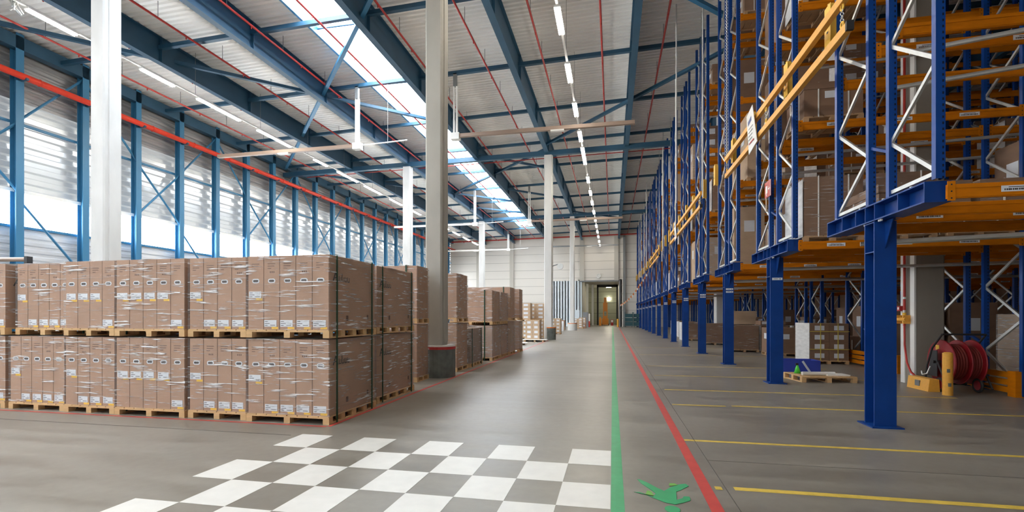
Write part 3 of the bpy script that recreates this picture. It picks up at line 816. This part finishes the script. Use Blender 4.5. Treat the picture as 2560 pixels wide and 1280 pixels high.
# far stacks left of the aisle
G3 = 'white labelled cartons beyond the brown loads'
ga = grid_load(1.2, .9, 1.2, 2, 4, CARDP, label='lower pallet of white labelled cartons in the tall double stack', group=G3, loc=(-5.95, 32.5, 0))
dup(ga, (-5.95, 32.5, 1.215), 'upper pallet of white labelled cartons in the tall double stack', G3)
dup(ga, (-5.15, 33.8, 0), 'lower pallet of the double stack half hidden by the orange banded plinth column', G3)
dup(ga, (-5.15, 33.8, 1.215), 'upper pallet of the double stack half hidden by the orange banded plinth column', G3)
dup(ga, (-5.6, 38.5, 0), 'lower pallet of the third white labelled double stack', G3)
dup(ga, (-5.6, 38.5, 1.215), 'upper pallet of the third white labelled double stack', G3)
gb = grid_load(.9, .9, 1.3, 2, 4, CARDP, ystrap=False, label='single pallet of white labelled cartons in front of the double stacks', group=G3, loc=(-4.55, 31.15, 0))
gb.location = (-4.85, 30.3, 0)
dup(gb, (-4.75, 41.8, 0), 'white labelled carton pallet just beyond the orange banded plinth', G3)
dup(gb, (-5.2, 46, 0), 'white labelled carton pallet near the slim far column', G3)
gc = block_load(1.1, .9, 1.05, CARD, film=None, label='plain brown carton pallet in front of the blue lining', group=G3, loc=(-5.6, 53.2, 0))
dup(gc, (-6.9, 53.4, 0), 'plain brown carton pallet beside its twin near the blue lining', G3)
dup(gc, (-6.3, 57, 1.06 * 0), 'brown carton pallet furthest from the aisle near the blue lining', G3)
dup(ga, (-4.0, 58.5, 0), 'white labelled carton pallet behind the white plinth', G3)
dup(gb, (-3.7, 62, 0), 'white labelled carton pallet closest to the far doorway', G3)
dup(ga, (-7.7, 62, 0), 'white labelled carton pallet against the blue lining', G3)
for j, (x, yv, zz, lb) in enumerate(((-4.65, 29.55, 0, 'white board sheet lying on the floor nearest the labelled cartons'), (-5.3, 26.0, 0, 'white board sheet lying on the floor before the labelled cartons'))):
    s_ = MB().box(-.75, .75, -.45, .45, .10, .115, WHITE)
    for q in (-.6, 0, .5): s_.box(q, q + .1, -.4, .4, 0, .10, WOOD)
    o = s_.obj('board_on_battens', loc=(x, yv + .0, zz)); tag(o, lb, 'board', 'white boards on the floor')
for j, (x, yv, a, hh, m_2) in enumerate(((-5.9, 48.3, .8, .7, CARD), (-5.1, 49.3, .6, 1.0, LABEL), (-3.9, 64, .5, .8, CARDP), (-3.4, 60.2, .5, .6, CARD))):
    o = MB().box(-a / 2, a / 2, -.3, .3, 0, hh, m_2).box(-a * .3, a * .2, -.303, -.3, hh * .4, hh * .75, LABEL if m_2 is not LABEL else CARD).obj('loose_carton', loc=(x, yv, 0))
    tag(o, 'loose carton standing on the floor between far column and doorway, %s from the camera' % ordn(j), 'carton', 'loose cartons near the far doorway')
# switch cabinets, boxes and posts near the doorway
tag(MB().box(-3.9, -3.2, 66.2, 67, 0, 2.0, GREYST).obj('grey_cabinet'), 'grey steel cabinet standing beside the far doorway', 'cabinet')
tag(MB().box(-4.9, -4.35, 66.2, 66.8, 0, 2.3, BLUECOR).obj('pale_cabinet'), 'pale blue cabinet beside the grey cabinet', 'cabinet')
tag(MB().box(-3.1, -2.95, 66, 66.4, 0, 1.8, RED).box(-3.1, -2.95, 65.98, 66, .8, 1.8, WHITE).obj('sign_stand'), 'red and white sign stand by the far doorway', 'sign')
o = MB().tube((.72, 67.6, 0), (.72, 67.6, 1.1), .14, YELLOW, 12).obj('bollard'); tag(o, 'yellow bollard at the far doorway', 'bollard')
# orange machine in the corridor
t = thing('order_picker_truck', (-1.1, 78.6, 0), 'orange lift truck with raised mast parked in the corridor', 'lift truck')
MB().box(-.5, .5, -.6, .6, .1, 1.1, MACHO).box(-.35, .35, -.5, .3, 1.1, 1.5, MACHO).obj('body', t)
MB().box(-.34, -.2, -.1, .1, 1, 3.6, MACHO).box(.2, .34, -.1, .1, 1, 3.6, MACHO).box(-.3, .3, -.08, .08, 2.2, 3.5, MACHO).box(-.2, .2, -.1, .1, 3.5, 4.4, MACHO).obj('mast', t)
for q in (-.5, .5): MB().tube((q - .06, -.4, .16), (q + .06, -.4, .16), .16, TYRE, 14).obj('wheel', t)
tag(MB().box(-2.0, -1.65, 75.8, 76.2, 0, 1.0, MACHO).box(-1.95, -1.7, 75.9, 76.1, 1, 1.3, MACHO).obj('orange_barrier'), 'small orange barrier block on the corridor floor', 'barrier')
tag(MB().box(-.25, .15, 77.2, 77.5, .0, .9, RED).box(-.2, .1, 77.19, 77.2, .5, .85, WHITE).obj('red_stand'), 'small red stand on the corridor floor', 'stand')
# roll cages
def cage(x, yv, lb):
    t = thing('roll_cage', (x, yv, 0), lb, 'roll cage', 'roll cages by the far wall')
    s_ = MB()
    for a in (-.5, .5):
        for b in (-.4, .4): s_.tube((a, b, .12), (a, b, 2.0), .025, TEAL, 6)
    for zz in (.3, .6, .9, 1.2, 1.5, 1.8, 2.0):
        s_.box(-.5, .5, -.41, -.39, zz, zz + .02, TEAL).box(-.5, .5, .39, .41, zz, zz + .02, TEAL).box(-.51, -.49, -.4, .4, zz, zz + .02, TEAL)
    s_.obj('frame', t)
    MB().box(-.5, .5, -.4, .4, .12, .18, GREYST).obj('base', t)
    for q in range(3): MB().box(-.45, .45, -.36, .36, .2 + q * .55, .68 + q * .55, TEAL).obj('crate', t)
    for a in (-.42, .42):
        for b in (-.3, .3): MB().tube((a - .02, b, .06), (a + .02, b, .06), .06, TYRE, 8).obj('wheel', t)
cage(2.15, 67.2, 'dark roll cage with crates beside the galvanised column')
cage(3.25, 67.0, 'dark roll cage with crates close to the last rack')

# ------------------------------------------------------------------ pallet racks
NR = 14
XCs = [3.80, 3.76, 3.72, 3.68, 3.65, 3.62, 3.60, 3.58, 3.55, 3.54, 3.53, 3.50, 3.41, 3.30]
YN = [6.66 + 4.55 * i for i in range(NR)]
LV = [2.97, 5.46, 7.96, 10.46]
BAY = 4.05
TOP = 13.4
def upright_mesh(z0):
    s_ = MB()
    # open C-section with lips, 0.1 x 0.08
    s_.box(-.05, .05, -.04, -.034, z0, TOP, UPR); s_.box(-.05, -.044, -.034, .04, z0, TOP, UPR); s_.box(.044, .05, -.034, .04, z0, TOP, UPR)
    s_.box(-.044, -.02, .034, .04, z0, TOP, UPR); s_.box(.02, .044, .034, .04, z0, TOP, UPR)
    return s_.mesh('upright')
UM = {True: upright_mesh(3.22), False: upright_mesh(.02)}
def bracing_mesh(z0, flip):
    s_ = MB(); a, b = (.06, 1.04) if not flip else (1.04, .06)
    s_.bar((0, a, z0 + .06), (0, b, z0 + .06), .05, .05, GALV)
    z = z0 + .08; side = 0
    while z < TOP - .7:
        y0_, y1_ = (a, b) if side == 0 else (b, a)
        s_.bar((0, y0_, z), (0, y1_, z + .66), .035, .05, GALV); z += .675; side ^= 1
    return s_.mesh('frame_bracing')
BM = {(e, f): bracing_mesh(3.24 if e else .1, f) for e in (True, False) for f in (True, False)}
def beam_mesh():
    s_ = MB(); a, b = .055, BAY - .055
    s_.box(a, b, -.02, .02, 0, .165, ORANGE); s_.box(a, b, -.028, -.02, .012, .05, ORANGE); s_.box(a, b, -.028, -.02, .115, .155, ORANGE)
    for (u, v) in ((a - .01, a + .07), (b - .07, b + .01)):
        s_.box(u, v, -.034, -.026, -.03, .2, ORANGE)
        for zz in (.0, .08, .16): s_.box((u + v) / 2 - .008, (u + v) / 2 + .008, -.037, -.034, zz - .008, zz + .008, DARK)
    return s_.mesh('beam')
BEAM = beam_mesh()
l_ = MB().box(-.17, .17, -.0315, -.0285, .05, .12, LABEL).box(-.10, .10, -.0325, -.0315, .098, .106, INK)
for q in range(14): l_.box(-.14 + q * .02, -.128 + q * .02 + .003 * (q % 3), -.0325, -.0315, .065, .086, INK)
BLAB = l_.mesh('location_label')
# post and bracket
def post_mesh():
    s_ = MB(); w2 = .14
    s_.box(-w2, w2, 1.2, 1.22, .02, 2.94, BLUE); s_.box(-w2, w2, 1.46, 1.48, .02, 2.94, BLUE); s_.box(-.008, .008, 1.22, 1.46, .02, 2.94, BLUE)
    for zz in (2.5, 2.92): s_.box(-w2, w2, 1.22, 1.46, zz, zz + .015, BLUE)
    s_.box(-.2, .2, 1.12, 1.56, 0, .02, BLUE)
    s_.prism([(-.006, 1.2, 2.94), (-.006, 1.2, 2.55), (-.006, 1.0, 2.94)], (.012, 0, 0), BLUE)
    return s_.mesh('post')
def bracket_mesh():
    s_ = MB()
    s_.ibeam((0, .06, 2.95), 'y', 2.7, .25, .28, .018, .014, BLUE)
    s_.box(-.14, .14, .06, .075, 2.965, 3.185, BLUE); s_.box(-.14, .14, 2.745, 2.76, 2.965, 3.185, BLUE)
    for q in (.62, 1.2, 1.46, 1.75, 2.2): s_.box(-.14, .14, q - .006, q + .006, 2.965, 3.185, BLUE)
    return s_.mesh('bracket')
PMESH, BRK = post_mesh(), bracket_mesh()
bt = MB()
for q in (.4, 1.05, 1.7, 2.5): bt.tube((-.1, q, 3.2), (-.1, q, 3.225), .018, WHITE, 8)
for q in (1.1, 1.15, 1.55): bt.tube((-.1, q, 2.95), (-.1, q, 2.925), .018, WHITE, 8)
BOLT = bt.mesh('bolts')
PLAB = MB().box(-.10, .12, 1.196, 1.2, 2.42, 2.475, LABEL).box(-.06, .02, 1.1945, 1.196, 2.445, 2.455, INK).box(.06, .08, 1.1945, 1.196, 2.435, 2.46, INK).mesh('post_label')
GPL = MB().prism([(-.17, -.02, 6.25), (-.17, -.02, 6.95), (-.09, -.02, 6.95), (-.05, -.02, 6.9), (-.05, -.02, 6.2), (-.12, -.02, 6.2)], (0, .04, 0), PLATEY).box(-.172, -.165, -.10, .14, 6.22, 6.92, PLATEY).box(-.174, -.17, -.01, .05, 6.45, 6.48, DARK).mesh('guard_plate')
SPC = MB().bar((0, 1.12, 0), (0, 1.54, .18), .05, .04, BLUE).mesh('row_spacer')
row_bays = [1, 2, 3, 3, 4, 4, 4, 3, 3, 2, 2, 2, 2, 2]
for i in range(NR):
    t = thing('pallet_rack', (XCs[i], YN[i], 0), 'tall blue and orange pallet rack row on an end portal post, %s from the camera' % ordn(i), 'pallet rack', 'rows of pallet racks')
    link('post', PMESH, t); link('bracket', BRK, t); link('bolts', BOLT, t)
    if i >= 1: link('post_label', PLAB, t)
    if i >= 2: link('post_label', PLAB, t, (0, 0, -.09))
    nb = row_bays[i]
    for f in range(nb + 1):
        if i == 0 and f == 1: pass
        e = (f == 0)
        for q in (.05, 1.05, 1.6, 2.65):
            u = link('upright', UM[e], t, (f * BAY, q, 0))
        if i < 9 or f == 0:
            link('frame_bracing', BM[(e, False)], t, (f * BAY, 0, 0)); link('frame_bracing', BM[(e, True)], t, (f * BAY, 1.6, 0))
        for zz in ((3.9, 6.6, 9.3) if f == 0 else (1.0, 3.9)):
            if i < 8: link('row_spacer', SPC, t, (f * BAY, 0, zz))
    for q in (.05, 2.65): link('guard_plate', GPL, t, (0, q, 0))
    for b in range(nb):
        for li, z in enumerate(LV):
            if b > 2 and li > 1: continue
            for yi, q in enumerate((.0, 1.06, 1.6, 2.7)):
                if i in (1,) and b == 0 and False: continue
                o = link('beam', BEAM, t, (b * BAY, q, z))
                if yi in (0, 2) and li < 2 and i < 7:
                    for xx in (.75, 1.95, 3.1): link('location_label', BLAB, o, (xx, 0, 0))
    if i < 7:
        for z, q in ((5.05, 1.3), (2.72, 1.3), (7.5, 1.3), (5.3, .7), (2.8, 2.1), (10.05, 1.3)):
            o = tag(MB().tube((.3, q + .5, z), (min(nb, 2) * BAY - .2, q - .5, z), .035, GALV, 8).obj('sprinkler_pipe', loc=(XCs[i], YN[i], 0)), 'grey in-rack pipe at about %s metres height in the %s rack row' % ({5.05: 'five', 2.72: 'three', 7.5: 'seven', 5.3: 'six', 2.8: 'four', 10.05: 'ten'}[z], ordn(i)), 'pipe', 'grey pipes inside the racks')

# protos for rack loads
P = []
def park(t): P.append(t); return t
LN = []
kinds = [('brown wrapped carton load', lambda: block_load(1.12, 1.05, 1.35, CARD2, FILML, True)),
         ('tall brown carton load', lambda: block_load(1.15, 1.0, 1.95, CARD2, None, False, True)),
         ('labelled carton load', lambda: grid_load(1.12, 1.0, 1.5, 2, 3, CARD2, True, False, FILML, WOOD2)),
         ('white wrapped load', lambda: block_load(1.1, 1.0, 1.75, CARDP, FILMH, False, True, True)),
         ('pale board pack load', lambda: block_load(.95, 1.05, 2.05, CARDP, None, False, True)),
         ('low brown carton load', lambda: block_load(1.12, 1.05, .8, CARD2, None, True, True, True)),
         ('very low brown load', lambda: block_load(1.2, 1.05, .42, CARD2, FILML, True, False, True))]
placed = {}
posn = ['at the aisle end', 'second from the aisle', 'third from the aisle', 'fourth from the aisle', 'fifth from the aisle', 'sixth from the aisle', 'seventh from the aisle', 'eighth from the aisle', 'ninth from the aisle']
def put(k_, i, li, half, s_):
    nme, fn = kinds[k_]
    x = XCs[i] + (s_ // 3) * BAY + .72 + (s_ % 3) * 1.3
    yv = YN[i] + (.54 if half == 0 else 2.16)
    z = LV[li] + .168 if li >= 0 else 0
    lvn = 'on the floor' if li < 0 else '%s level' % ordn(li)
    lb = '%s, %s rack row, %s, %s side, %s' % (nme, ordn(i), lvn, 'near' if half == 0 else 'far', posn[s_])
    g = 'pallet loads of the %s rack row' % ordn(i)
    if k_ in placed: t = dup(placed[k_], (x, yv, z), lb, g)
    else:
        t = fn()
        if k_ in (0, 2): MB().box(-.585, -.575, -.52, .52, .1, 1.3, WRAPW).obj('white_film', t)
        t.location = (x, yv, z); t['label'] = lb; t['group'] = g; placed[k_] = t
    return t
r2 = random.Random(3)
def pick(li):
    return r2.choice([0, 0, 1, 2, 2, 3, 4, 5])
for i in range(NR):
    for half in (0, 1):
        for li in range(4):
            if i >= 9 and li == 3: continue
            if i == 0:
                if half == 0: continue
                if li != 0: continue
                for s_ in (0, 1, 2): put(6, 0, 0, 1, s_)
                continue
            if i >= 6: ss = (0,) if half else (0, 1)
            elif half == 0: ss = range(min(3 * row_bays[i], 3 if li > 1 else (6 if i < 5 else 3)))
            else: ss = (0,) if i > 3 else (0, 2)
            for s_ in ss:
                if i == 1 and half == 1 and s_ == 2: continue
                if i == 1 and half == 0 and li > 0 and s_ > 0: continue
                if i == 2 and half == 0 and li > 0 and s_ in (1, 4): continue
                if i == 1 and half == 0 and li == 0 and s_ < 3:
                    put(0 if s_ != 2 else 5, 1, 0, 0, s_); continue
                if r2.random() < .14: continue
                k_ = pick(li)
                if li == 3: k_ = r2.choice([0, 0, 5])
                if i == 2 and s_ == 0 and li < 2: k_ = 4
                if i == 3 and s_ == 0 and li == 0: k_ = 3
                put(k_, i, li, half, s_)
# ground level loads inside the floor standing bays
for i in range(2, 7):
    for s_ in range(3, min(3 * row_bays[i], 9)):
        if r2.random() < .2: continue
        put(r2.choice([0, 1, 2, 5]), i, -1, 0, s_)

# ------------------------------------------------------------------ floor goods under the portal
GF = 'goods on the floor under the racks'
grid_load(1.17, 1.25, 1.33, 2, 4, CARD2, True, True, None, WOOD, label='strapped carton pallet with yellow bands and labels standing in the second bay', group=GF, loc=(6.95, 18.35, 0), whitef=True)
a_ = block_load(1.15, 1.1, 1.15, CARD2, FILML, label='big brown carton on a pallet nearest the third blue post', group=GF, loc=(5.62, 23.3, 0))
MB().box(-.6, -.52, -.56, .56, .02, 1.15, WRAPW).obj('white_film', a_)
dup(a_, (6.85, 23.5, 0), 'big brown carton on a pallet, second from the third blue post', GF)
dup(a_, (8.1, 23.4, 0), 'big brown carton on a pallet, third from the third blue post', GF)
tag(MB().box(-.6, .6, -.5, .5, 0, .62, CARDP).box(-.62, .62, -.52, -.5, .3, .62, CARDP).obj('brown_carton', loc=(5.9, 24.9, 1.175)), 'wide flat carton lying on the rearmost brown load', 'carton', GF)
dup(a_, (5.9, 24.9, 0), 'big brown carton carrying the wide flat carton', GF)
o = MB().box(-.5, .5, -.4, .4, 0, .18, CARD2).box(-.45, -.2, -.401, -.4, .03, .15, LABEL).box(0, .25, -.401, -.4, .03, .15, LABEL).obj('flat_carton', loc=(6.85, 23.5, 1.175)); tag(o, 'flat labelled carton on top of a brown load', 'carton', GF)
dup(a_, (5.45, 28.6, 0), 'brown carton pallet with white film edge behind the fourth blue post', GF)
dup(a_, (4.9, 33, 0), 'brown carton pallet behind the fifth blue post', GF)
dup(a_, (6.75, 28.2, 0), 'brown carton pallet further in behind the fourth blue post', GF)
dup(a_, (5.3, 37.6, 0), 'brown carton pallet behind the sixth blue post', GF)
dup(a_, (5.4, 42.3, 0), 'brown carton pallet behind the seventh blue post', GF)
b_ = block_load(1.15, 1.0, 1.1, CARD2, None, False, True, label='brown carton load with small labels behind the strapped pallet', group=GF, loc=(6.6, 21.3, 0))
grid_load(1.0, 1.1, 1.62, 3, 4, CARDP, True, False, FILMH, WOOD, label='shiny wrapped stack of pale boxes behind the orange guard rail', group=GF, loc=(8.9, 12.3, 0))
# empty pallet with papers
ep = thing('empty_pallet', (4.98, 13.3, 0), 'empty wooden pallet lying on the floor past the second blue post', 'pallet', rz=.12)
link('deck', pallet(1.25, .95, 3, 3, WOOD, .144), ep)
tag(MB().tube((0, 0, 0), (.75, .1, .0), .045, WHITE, 12).obj('paper_roll', loc=(4.5, 13.0, .19)), 'rolled white paper lying on the empty pallet', 'paper roll')
tag(MB().prism([(0, 0, 0), (.5, .05, 0), (.46, .4, .0), (-.04, .34, 0)], (0, 0, .03), WHITE).obj('paper_stack', loc=(5.05, 12.95, .146), smooth=False), 'loose white papers lying on the empty pallet', 'papers')
t = thing('storage_bin', (5.0, 15.0, 0), 'dark blue bin standing behind the empty pallet', 'bin')
s_ = MB()
s_.box(-.55, .55, -.3, -.27, .0, .36, BLUEBIN).box(-.55, .55, .27, .3, 0, .36, BLUEBIN).box(-.55, -.52, -.27, .27, 0, .36, BLUEBIN).box(.52, .55, -.27, .27, 0, .36, BLUEBIN).box(-.52, .52, -.27, .27, 0, .02, BLUEBIN)
s_.obj('tub', t); MB().bar((.1, -.31, .34), (.3, -.31, .02), .03, .05, LABEL).obj('handle', t)
t = thing('spray_bottle', (4.55, 13.45, .146), 'bright green bottle standing on the empty pallet', 'bottle')
MB().tube((0, 0, 0), (0, 0, .2), .08, LIME, 14, r2=.02).obj('bottle_body', t, smooth=True); MB().box(-.04, .02, -.015, .015, .2, .25, DARK).obj('spray_head', t)
# guard rails
def guard(x, y0, y1, lb, xr=.9):
    t = thing('guard_rail', (x, y0, 0), lb, 'guard rail', 'orange rack guard rails')
    for z0_ in (.06, .21, .36): MB().box(-.05, .0, .12, y1 - y0, z0_, z0_ + .11, ORANGE).obj('rail_plank', t)
    MB().box(-.1, .1, -.06, .14, 0, .5, ORANGE).obj('end_post', t)
    if xr:
        for z0_ in (.06, .21, .36): MB().box(.1, xr, -.03, .02, z0_, z0_ + .11, ORANGE).obj('rail_plank', t)
guard(7.76, 11.3, 12.9, 'orange slatted guard rail with a box post beside the hose reel', .0)
guard(7.7, 15.2, 18.2, 'orange slatted guard rail behind the yellow banded carton pallet', .0)
guard(7.7, 19.8, 22.2, 'orange slatted guard rail two rows back', .0)
# bollard, kerb
o = MB().tube((6.57, 11.32, 0), (6.57, 11.32, .84), .085, YELLOW, 20).tube((6.57, 11.32, .84), (6.57, 11.32, .86), .085, YELLOW, 20, r2=.05).obj('bollard'); tag(o, 'worn yellow bollard before the red hose reel', 'bollard')
MB().box(6.51, 6.56, 11.228, 11.24, .46, .53, CONCD).box(6.53, 6.58, 11.226, 11.24, .18, .25, CONCD).obj('scuff_marks', o)
t = thing('kerb_block', (6.60, 11.74, 0), 'scuffed yellow kerb block at the foot of the concrete column', 'kerb block')
MB().prism([(-.14, 0, 0), (.08, 0, 0), (.06, 0, .26), (-.11, 0, .26)], (0, .75, 0), YELLOW).obj('block', t)
MB().box(-.145, -.09, .3, .45, .08, .2, GREYST).obj('worn_patch', t)
# hose reel
t = thing('hose_reel_cart', (6.79, 12.0, 0), 'red wheeled fire hose reel cart with three discs behind the yellow bollard', 'hose reel', rz=-math.pi / 2)
RR = .45
REEL = mat('reel red', (.26, .008, .014), .45)
for q in (0.05, .34, .59):
    s_ = MB(); s_.tube((0, q, .61), (0, q + .025, .61), RR, REEL, 32).ring((0, q + .012, .61), (0, 1, 0), RR, .018, REEL, 32).ring((0, q - .002, .61), (0, 1, 0), RR * .6, .012, REEL, 24)
    s_.obj('disc', t)
s_ = MB()
HOSE = mat('hose red', (.20, .02, .015), .6)
for q in range(5): s_.ring((0, .11 + q * .05, .61), (0, 1, 0), .36, .024, HOSE, 24)
for q in range(5): s_.ring((0, .41 + q * .047, .61), (0, 1, 0), .33, .024, HOSE, 24)
s_.obj('hose', t, smooth=True)
s_ = MB()
for q in (-.04, .74):
    s_.path([(-.38, q, .08), (-.3, q, .5), (-.12, q, .9), (.2, q, 1.2)], .02, DARK, 8).path([(.38, q, .1), (.05, q, .61)], .02, DARK).bar((-.36, q, .14), (.36, q, .14), .03, .04, DARK)
s_.tube((.2, -.04, 1.2), (.2, 0.74, 1.2), .02, DARK).tube((-.38, -.04, .1), (-.38, 0.74, .1), .02, DARK).tube((0, -.1, .61), (0, .8, .61), .03, DARK)
s_.prism([(-.3, -.05, .3), (-.1, -.05, .85), (.05, -.05, .85), (.05, -.05, .3)], (0, .012, 0), DARK)
s_.obj('cart_frame', t)
MB().path([(-.1, -.09, .5), (-.14, -.13, .34), (-.3, -.13, .3), (-.33, -.13, .38)], .014, GALV).obj('crank', t)
for (a, b) in ((.2, -.08), (.2, .6)):
    wv = MB().ring((a, b, .15), (0, 1, 0), .125, .028, TYRE, 20).tube((a, b - .02, .15), (a, b + .02, .15), .1, REEL, 16); wv.obj('wheel', t)
MB().box(-.16, -.05, .043, .05, 0.86, .96, YTAG).obj('yellow_label', t)
# things on the concrete column
o = MB().path([(6.75, 13.15, 12), (6.75, 13.15, 1.35)], .028, RED).path([(6.75, 13.15, 1.35), (6.73, 13.1, .9), (6.7, 12.95, .5), (6.7, 12.8, .3), (6.74, 12.66, .2)], .022, RED).obj('red_riser_pipe'); tag(o, 'red riser pipe and hose running down the concrete column', 'pipe')
MB().tube((6.75, 13.15, 1.58), (6.75, 13.15, 1.66), .038, YTAG, 10).tube((6.75, 13.15, 1.66), (6.75, 13.15, 1.72), .03, GALV, 10).obj('valve', o)
MB().tube((6.75, 13.15, 1.98), (6.75, 13.15, 2.03), .033, WHITE, 10).obj('pipe_collar', o)
o = MB().tube((6.67, 12.92, 1.5), (6.67, 13.42, 1.5), .045, YELLOW, 12).box(6.64, 6.81, 12.98, 13.02, 1.4, 1.6, YELLOW).box(6.64, 6.81, 13.28, 13.32, 1.4, 1.6, YELLOW).obj('pipe_guard'); tag(o, 'yellow pipe guard bar clamped on the concrete column', 'pipe guard')
o = MB().box(6.70, 6.79, 13.24, 13.36, 1.7, 1.82, REDBAND).box(6.696, 6.70, 13.27, 13.33, 1.73, 1.79, WHITE).obj('fire_call_point'); tag(o, 'small red fire call point beside the red pipe', 'call point')
# hose reel sign on the second rack
t = thing('fire_hose_sign', (3.62, 12.58, 4.4), 'red square fire hose sign with an arrow on the second rack row', 'sign')
MB().box(-.01, .01, -.21, .21, 0, .38, RED).obj('panel', t)
MB().box(-.014, -.01, .0, .13, .1, .28, WHITE).box(-.014, -.01, -.14, -.05, .17, .2, WHITE).prism([(-.014, -.12, .14), (-.014, -.12, .23), (-.014, -.17, .185)], (.004, 0, 0), WHITE).box(-.013, -.009, .06, .1, .04, .1, WHITE).box(-.013, -.009, -.23, -.21, 0, .38, WHITE).obj('symbol', t)
MB().box(-.008, .008, .1, .16, -.32, 0, CARDP).obj('tag_strip', t)
# load bars
def bars(y0, y1, x, lb, sign_y=None, lb2=''):
    t = thing('safety_barrier', (x, y0, 0), lb, 'safety barrier', 'yellow hanging barriers')
    L = y1 - y0
    for z0_ in (5.9, 6.42):
        MB().bar((0, 0, z0_), (0, L, z0_), .09, .13, YELLOW).obj('bar', t)
    for q in (.25, L * .5, L - .12):
        s_ = MB()
        s_.ring((0, q, 6.32), (1, 0, 0), .045, .014, PLATEY, 12).ring((0, q, 6.05), (1, 0, 0), .045, .014, PLATEY, 12)
        for e in range(4): s_.ring((0, q, 6.27 - e * .05), (0, 1, 0) if e % 2 else (1, 0, 0), .024, .008, GALV, 8, 5)
        s_.obj('chain_link', t)
    for q in (0.0, L):
        MB().box(-.05, .05, q - .02, q + .03, 5.83, 5.97, DARK).obj('end_cap', t)
        s_ = MB(); zz = 6.5; e = 0
        while zz < zd(x) - .1:
            if y0 < 15: s_.ring((0, q + (.1 if q == 0 else -.1), zz), (0, 1, 0) if e % 2 else (1, 0, 0), .028, .009, GALV, 8, 4); zz += .048; e += 1
            else: s_.tube((0, q, zz), (0, q, zd(x)), .012, GALV, 5); break
        s_.obj('chain', t)
    if sign_y:
        s_ = MB(); yy_ = sign_y - y0
        s_.prism([(-.1, yy_ - .42, 5.72), (-.1, yy_ + .28, 5.62), (-.12, yy_ + .42, 6.62), (-.12, yy_ - .1, 6.72)], (.012, 0, 0), WHITE)
        s_.prism([(-.112, yy_ - .0, 6.38), (-.112, yy_ + .3, 6.33), (-.112, yy_ + .3, 6.48), (-.112, yy_ - .0, 6.53)], (-.004, 0, 0), BLUE)
        for q in range(4): s_.box(-.118, -.112, yy_ - .12 + .02 * q, yy_ + .25, 6.22 - q * .09, 6.235 - q * .09, GREYST)
        s_.box(-.118, -.112, yy_ - .2, yy_ + .22, 5.84, 5.87, REDBAND)
        s_.obj('notice', t)
    return t
bars(8.1, 16.16, 3.45, 'pair of long yellow bars hung on chains before the first racks, with white notice', 12.9)
bars(20.3, 30.7, 3.42, 'second pair of long yellow bars hung before the middle racks', 27.5)
bars(36.5, 45.5, 3.3, 'third pair of yellow bars hung before the distant racks')
for j, (x, yv) in enumerate(((3.3, 19.25), (2.9, 23.9), (3.3, 34), (3.2, 32.8), (3.2, 51.9), (3.2, 57.4), (2.4, 19.6), (3.2, 61.5), (3.0, 45.5))):
    tag(MB().tube((x, yv, 5.9 if j not in (0,) else 6), (x, yv, zd(x)), .016 + .0005 * yv, ROPE, 5).obj('hanging_cable'), 'thin pale cable hanging from the roof before the racks, %s counted' % ordn(j), 'cable', 'thin cables hanging before the racks')
# sagging warning chain to the end wall
s_ = MB(); pts = []
for q in range(25):
    u = q / 24; pts.append((3.2 - 2.2 * u, 46 + 23 * u, 5.6 - 2.6 * u - .5 * math.sin(math.pi * u)))
s_.path([Vector(p_) for p_ in pts], .02, ORANGE, 5)
for q in range(1, 24): s_.box(pts[q][0] - .06, pts[q][0] + .06, pts[q][1] - .02, pts[q][1] + .02, pts[q][2] - .22, pts[q][2], WHITE if q % 2 else ORBAND)
tag(s_.obj('warning_chain'), 'sagging red and white warning chain from the last racks to the doorway', 'warning chain')
# dome camera on the middle column
o = MB().tube((-3.86, 31.7, 4.8), (-3.4, 31.5, 4.9), .03, GREYST).tube((-3.3, 31.4, 4.75), (-3.3, 31.5, 4.75), .2, GALV, 16).obj('security_camera'); tag(o, 'round dome camera on a bracket on the middle concrete column', 'lamp')
# brown pipe crossing above the leftmost pallets
t = thing('propped_pole', (-18.1, 12.0, 0), 'brown horizontal pole seen above the leftmost pallets, held by a dark stand', 'pole')
MB().tube((-4, -.2, 3.42), (0, 0, 3.36), .07, BROWNST, 12).obj('tube', t)
MB().box(.0, .12, -.08, .08, 0, 3.45, DARK).obj('stand', t)
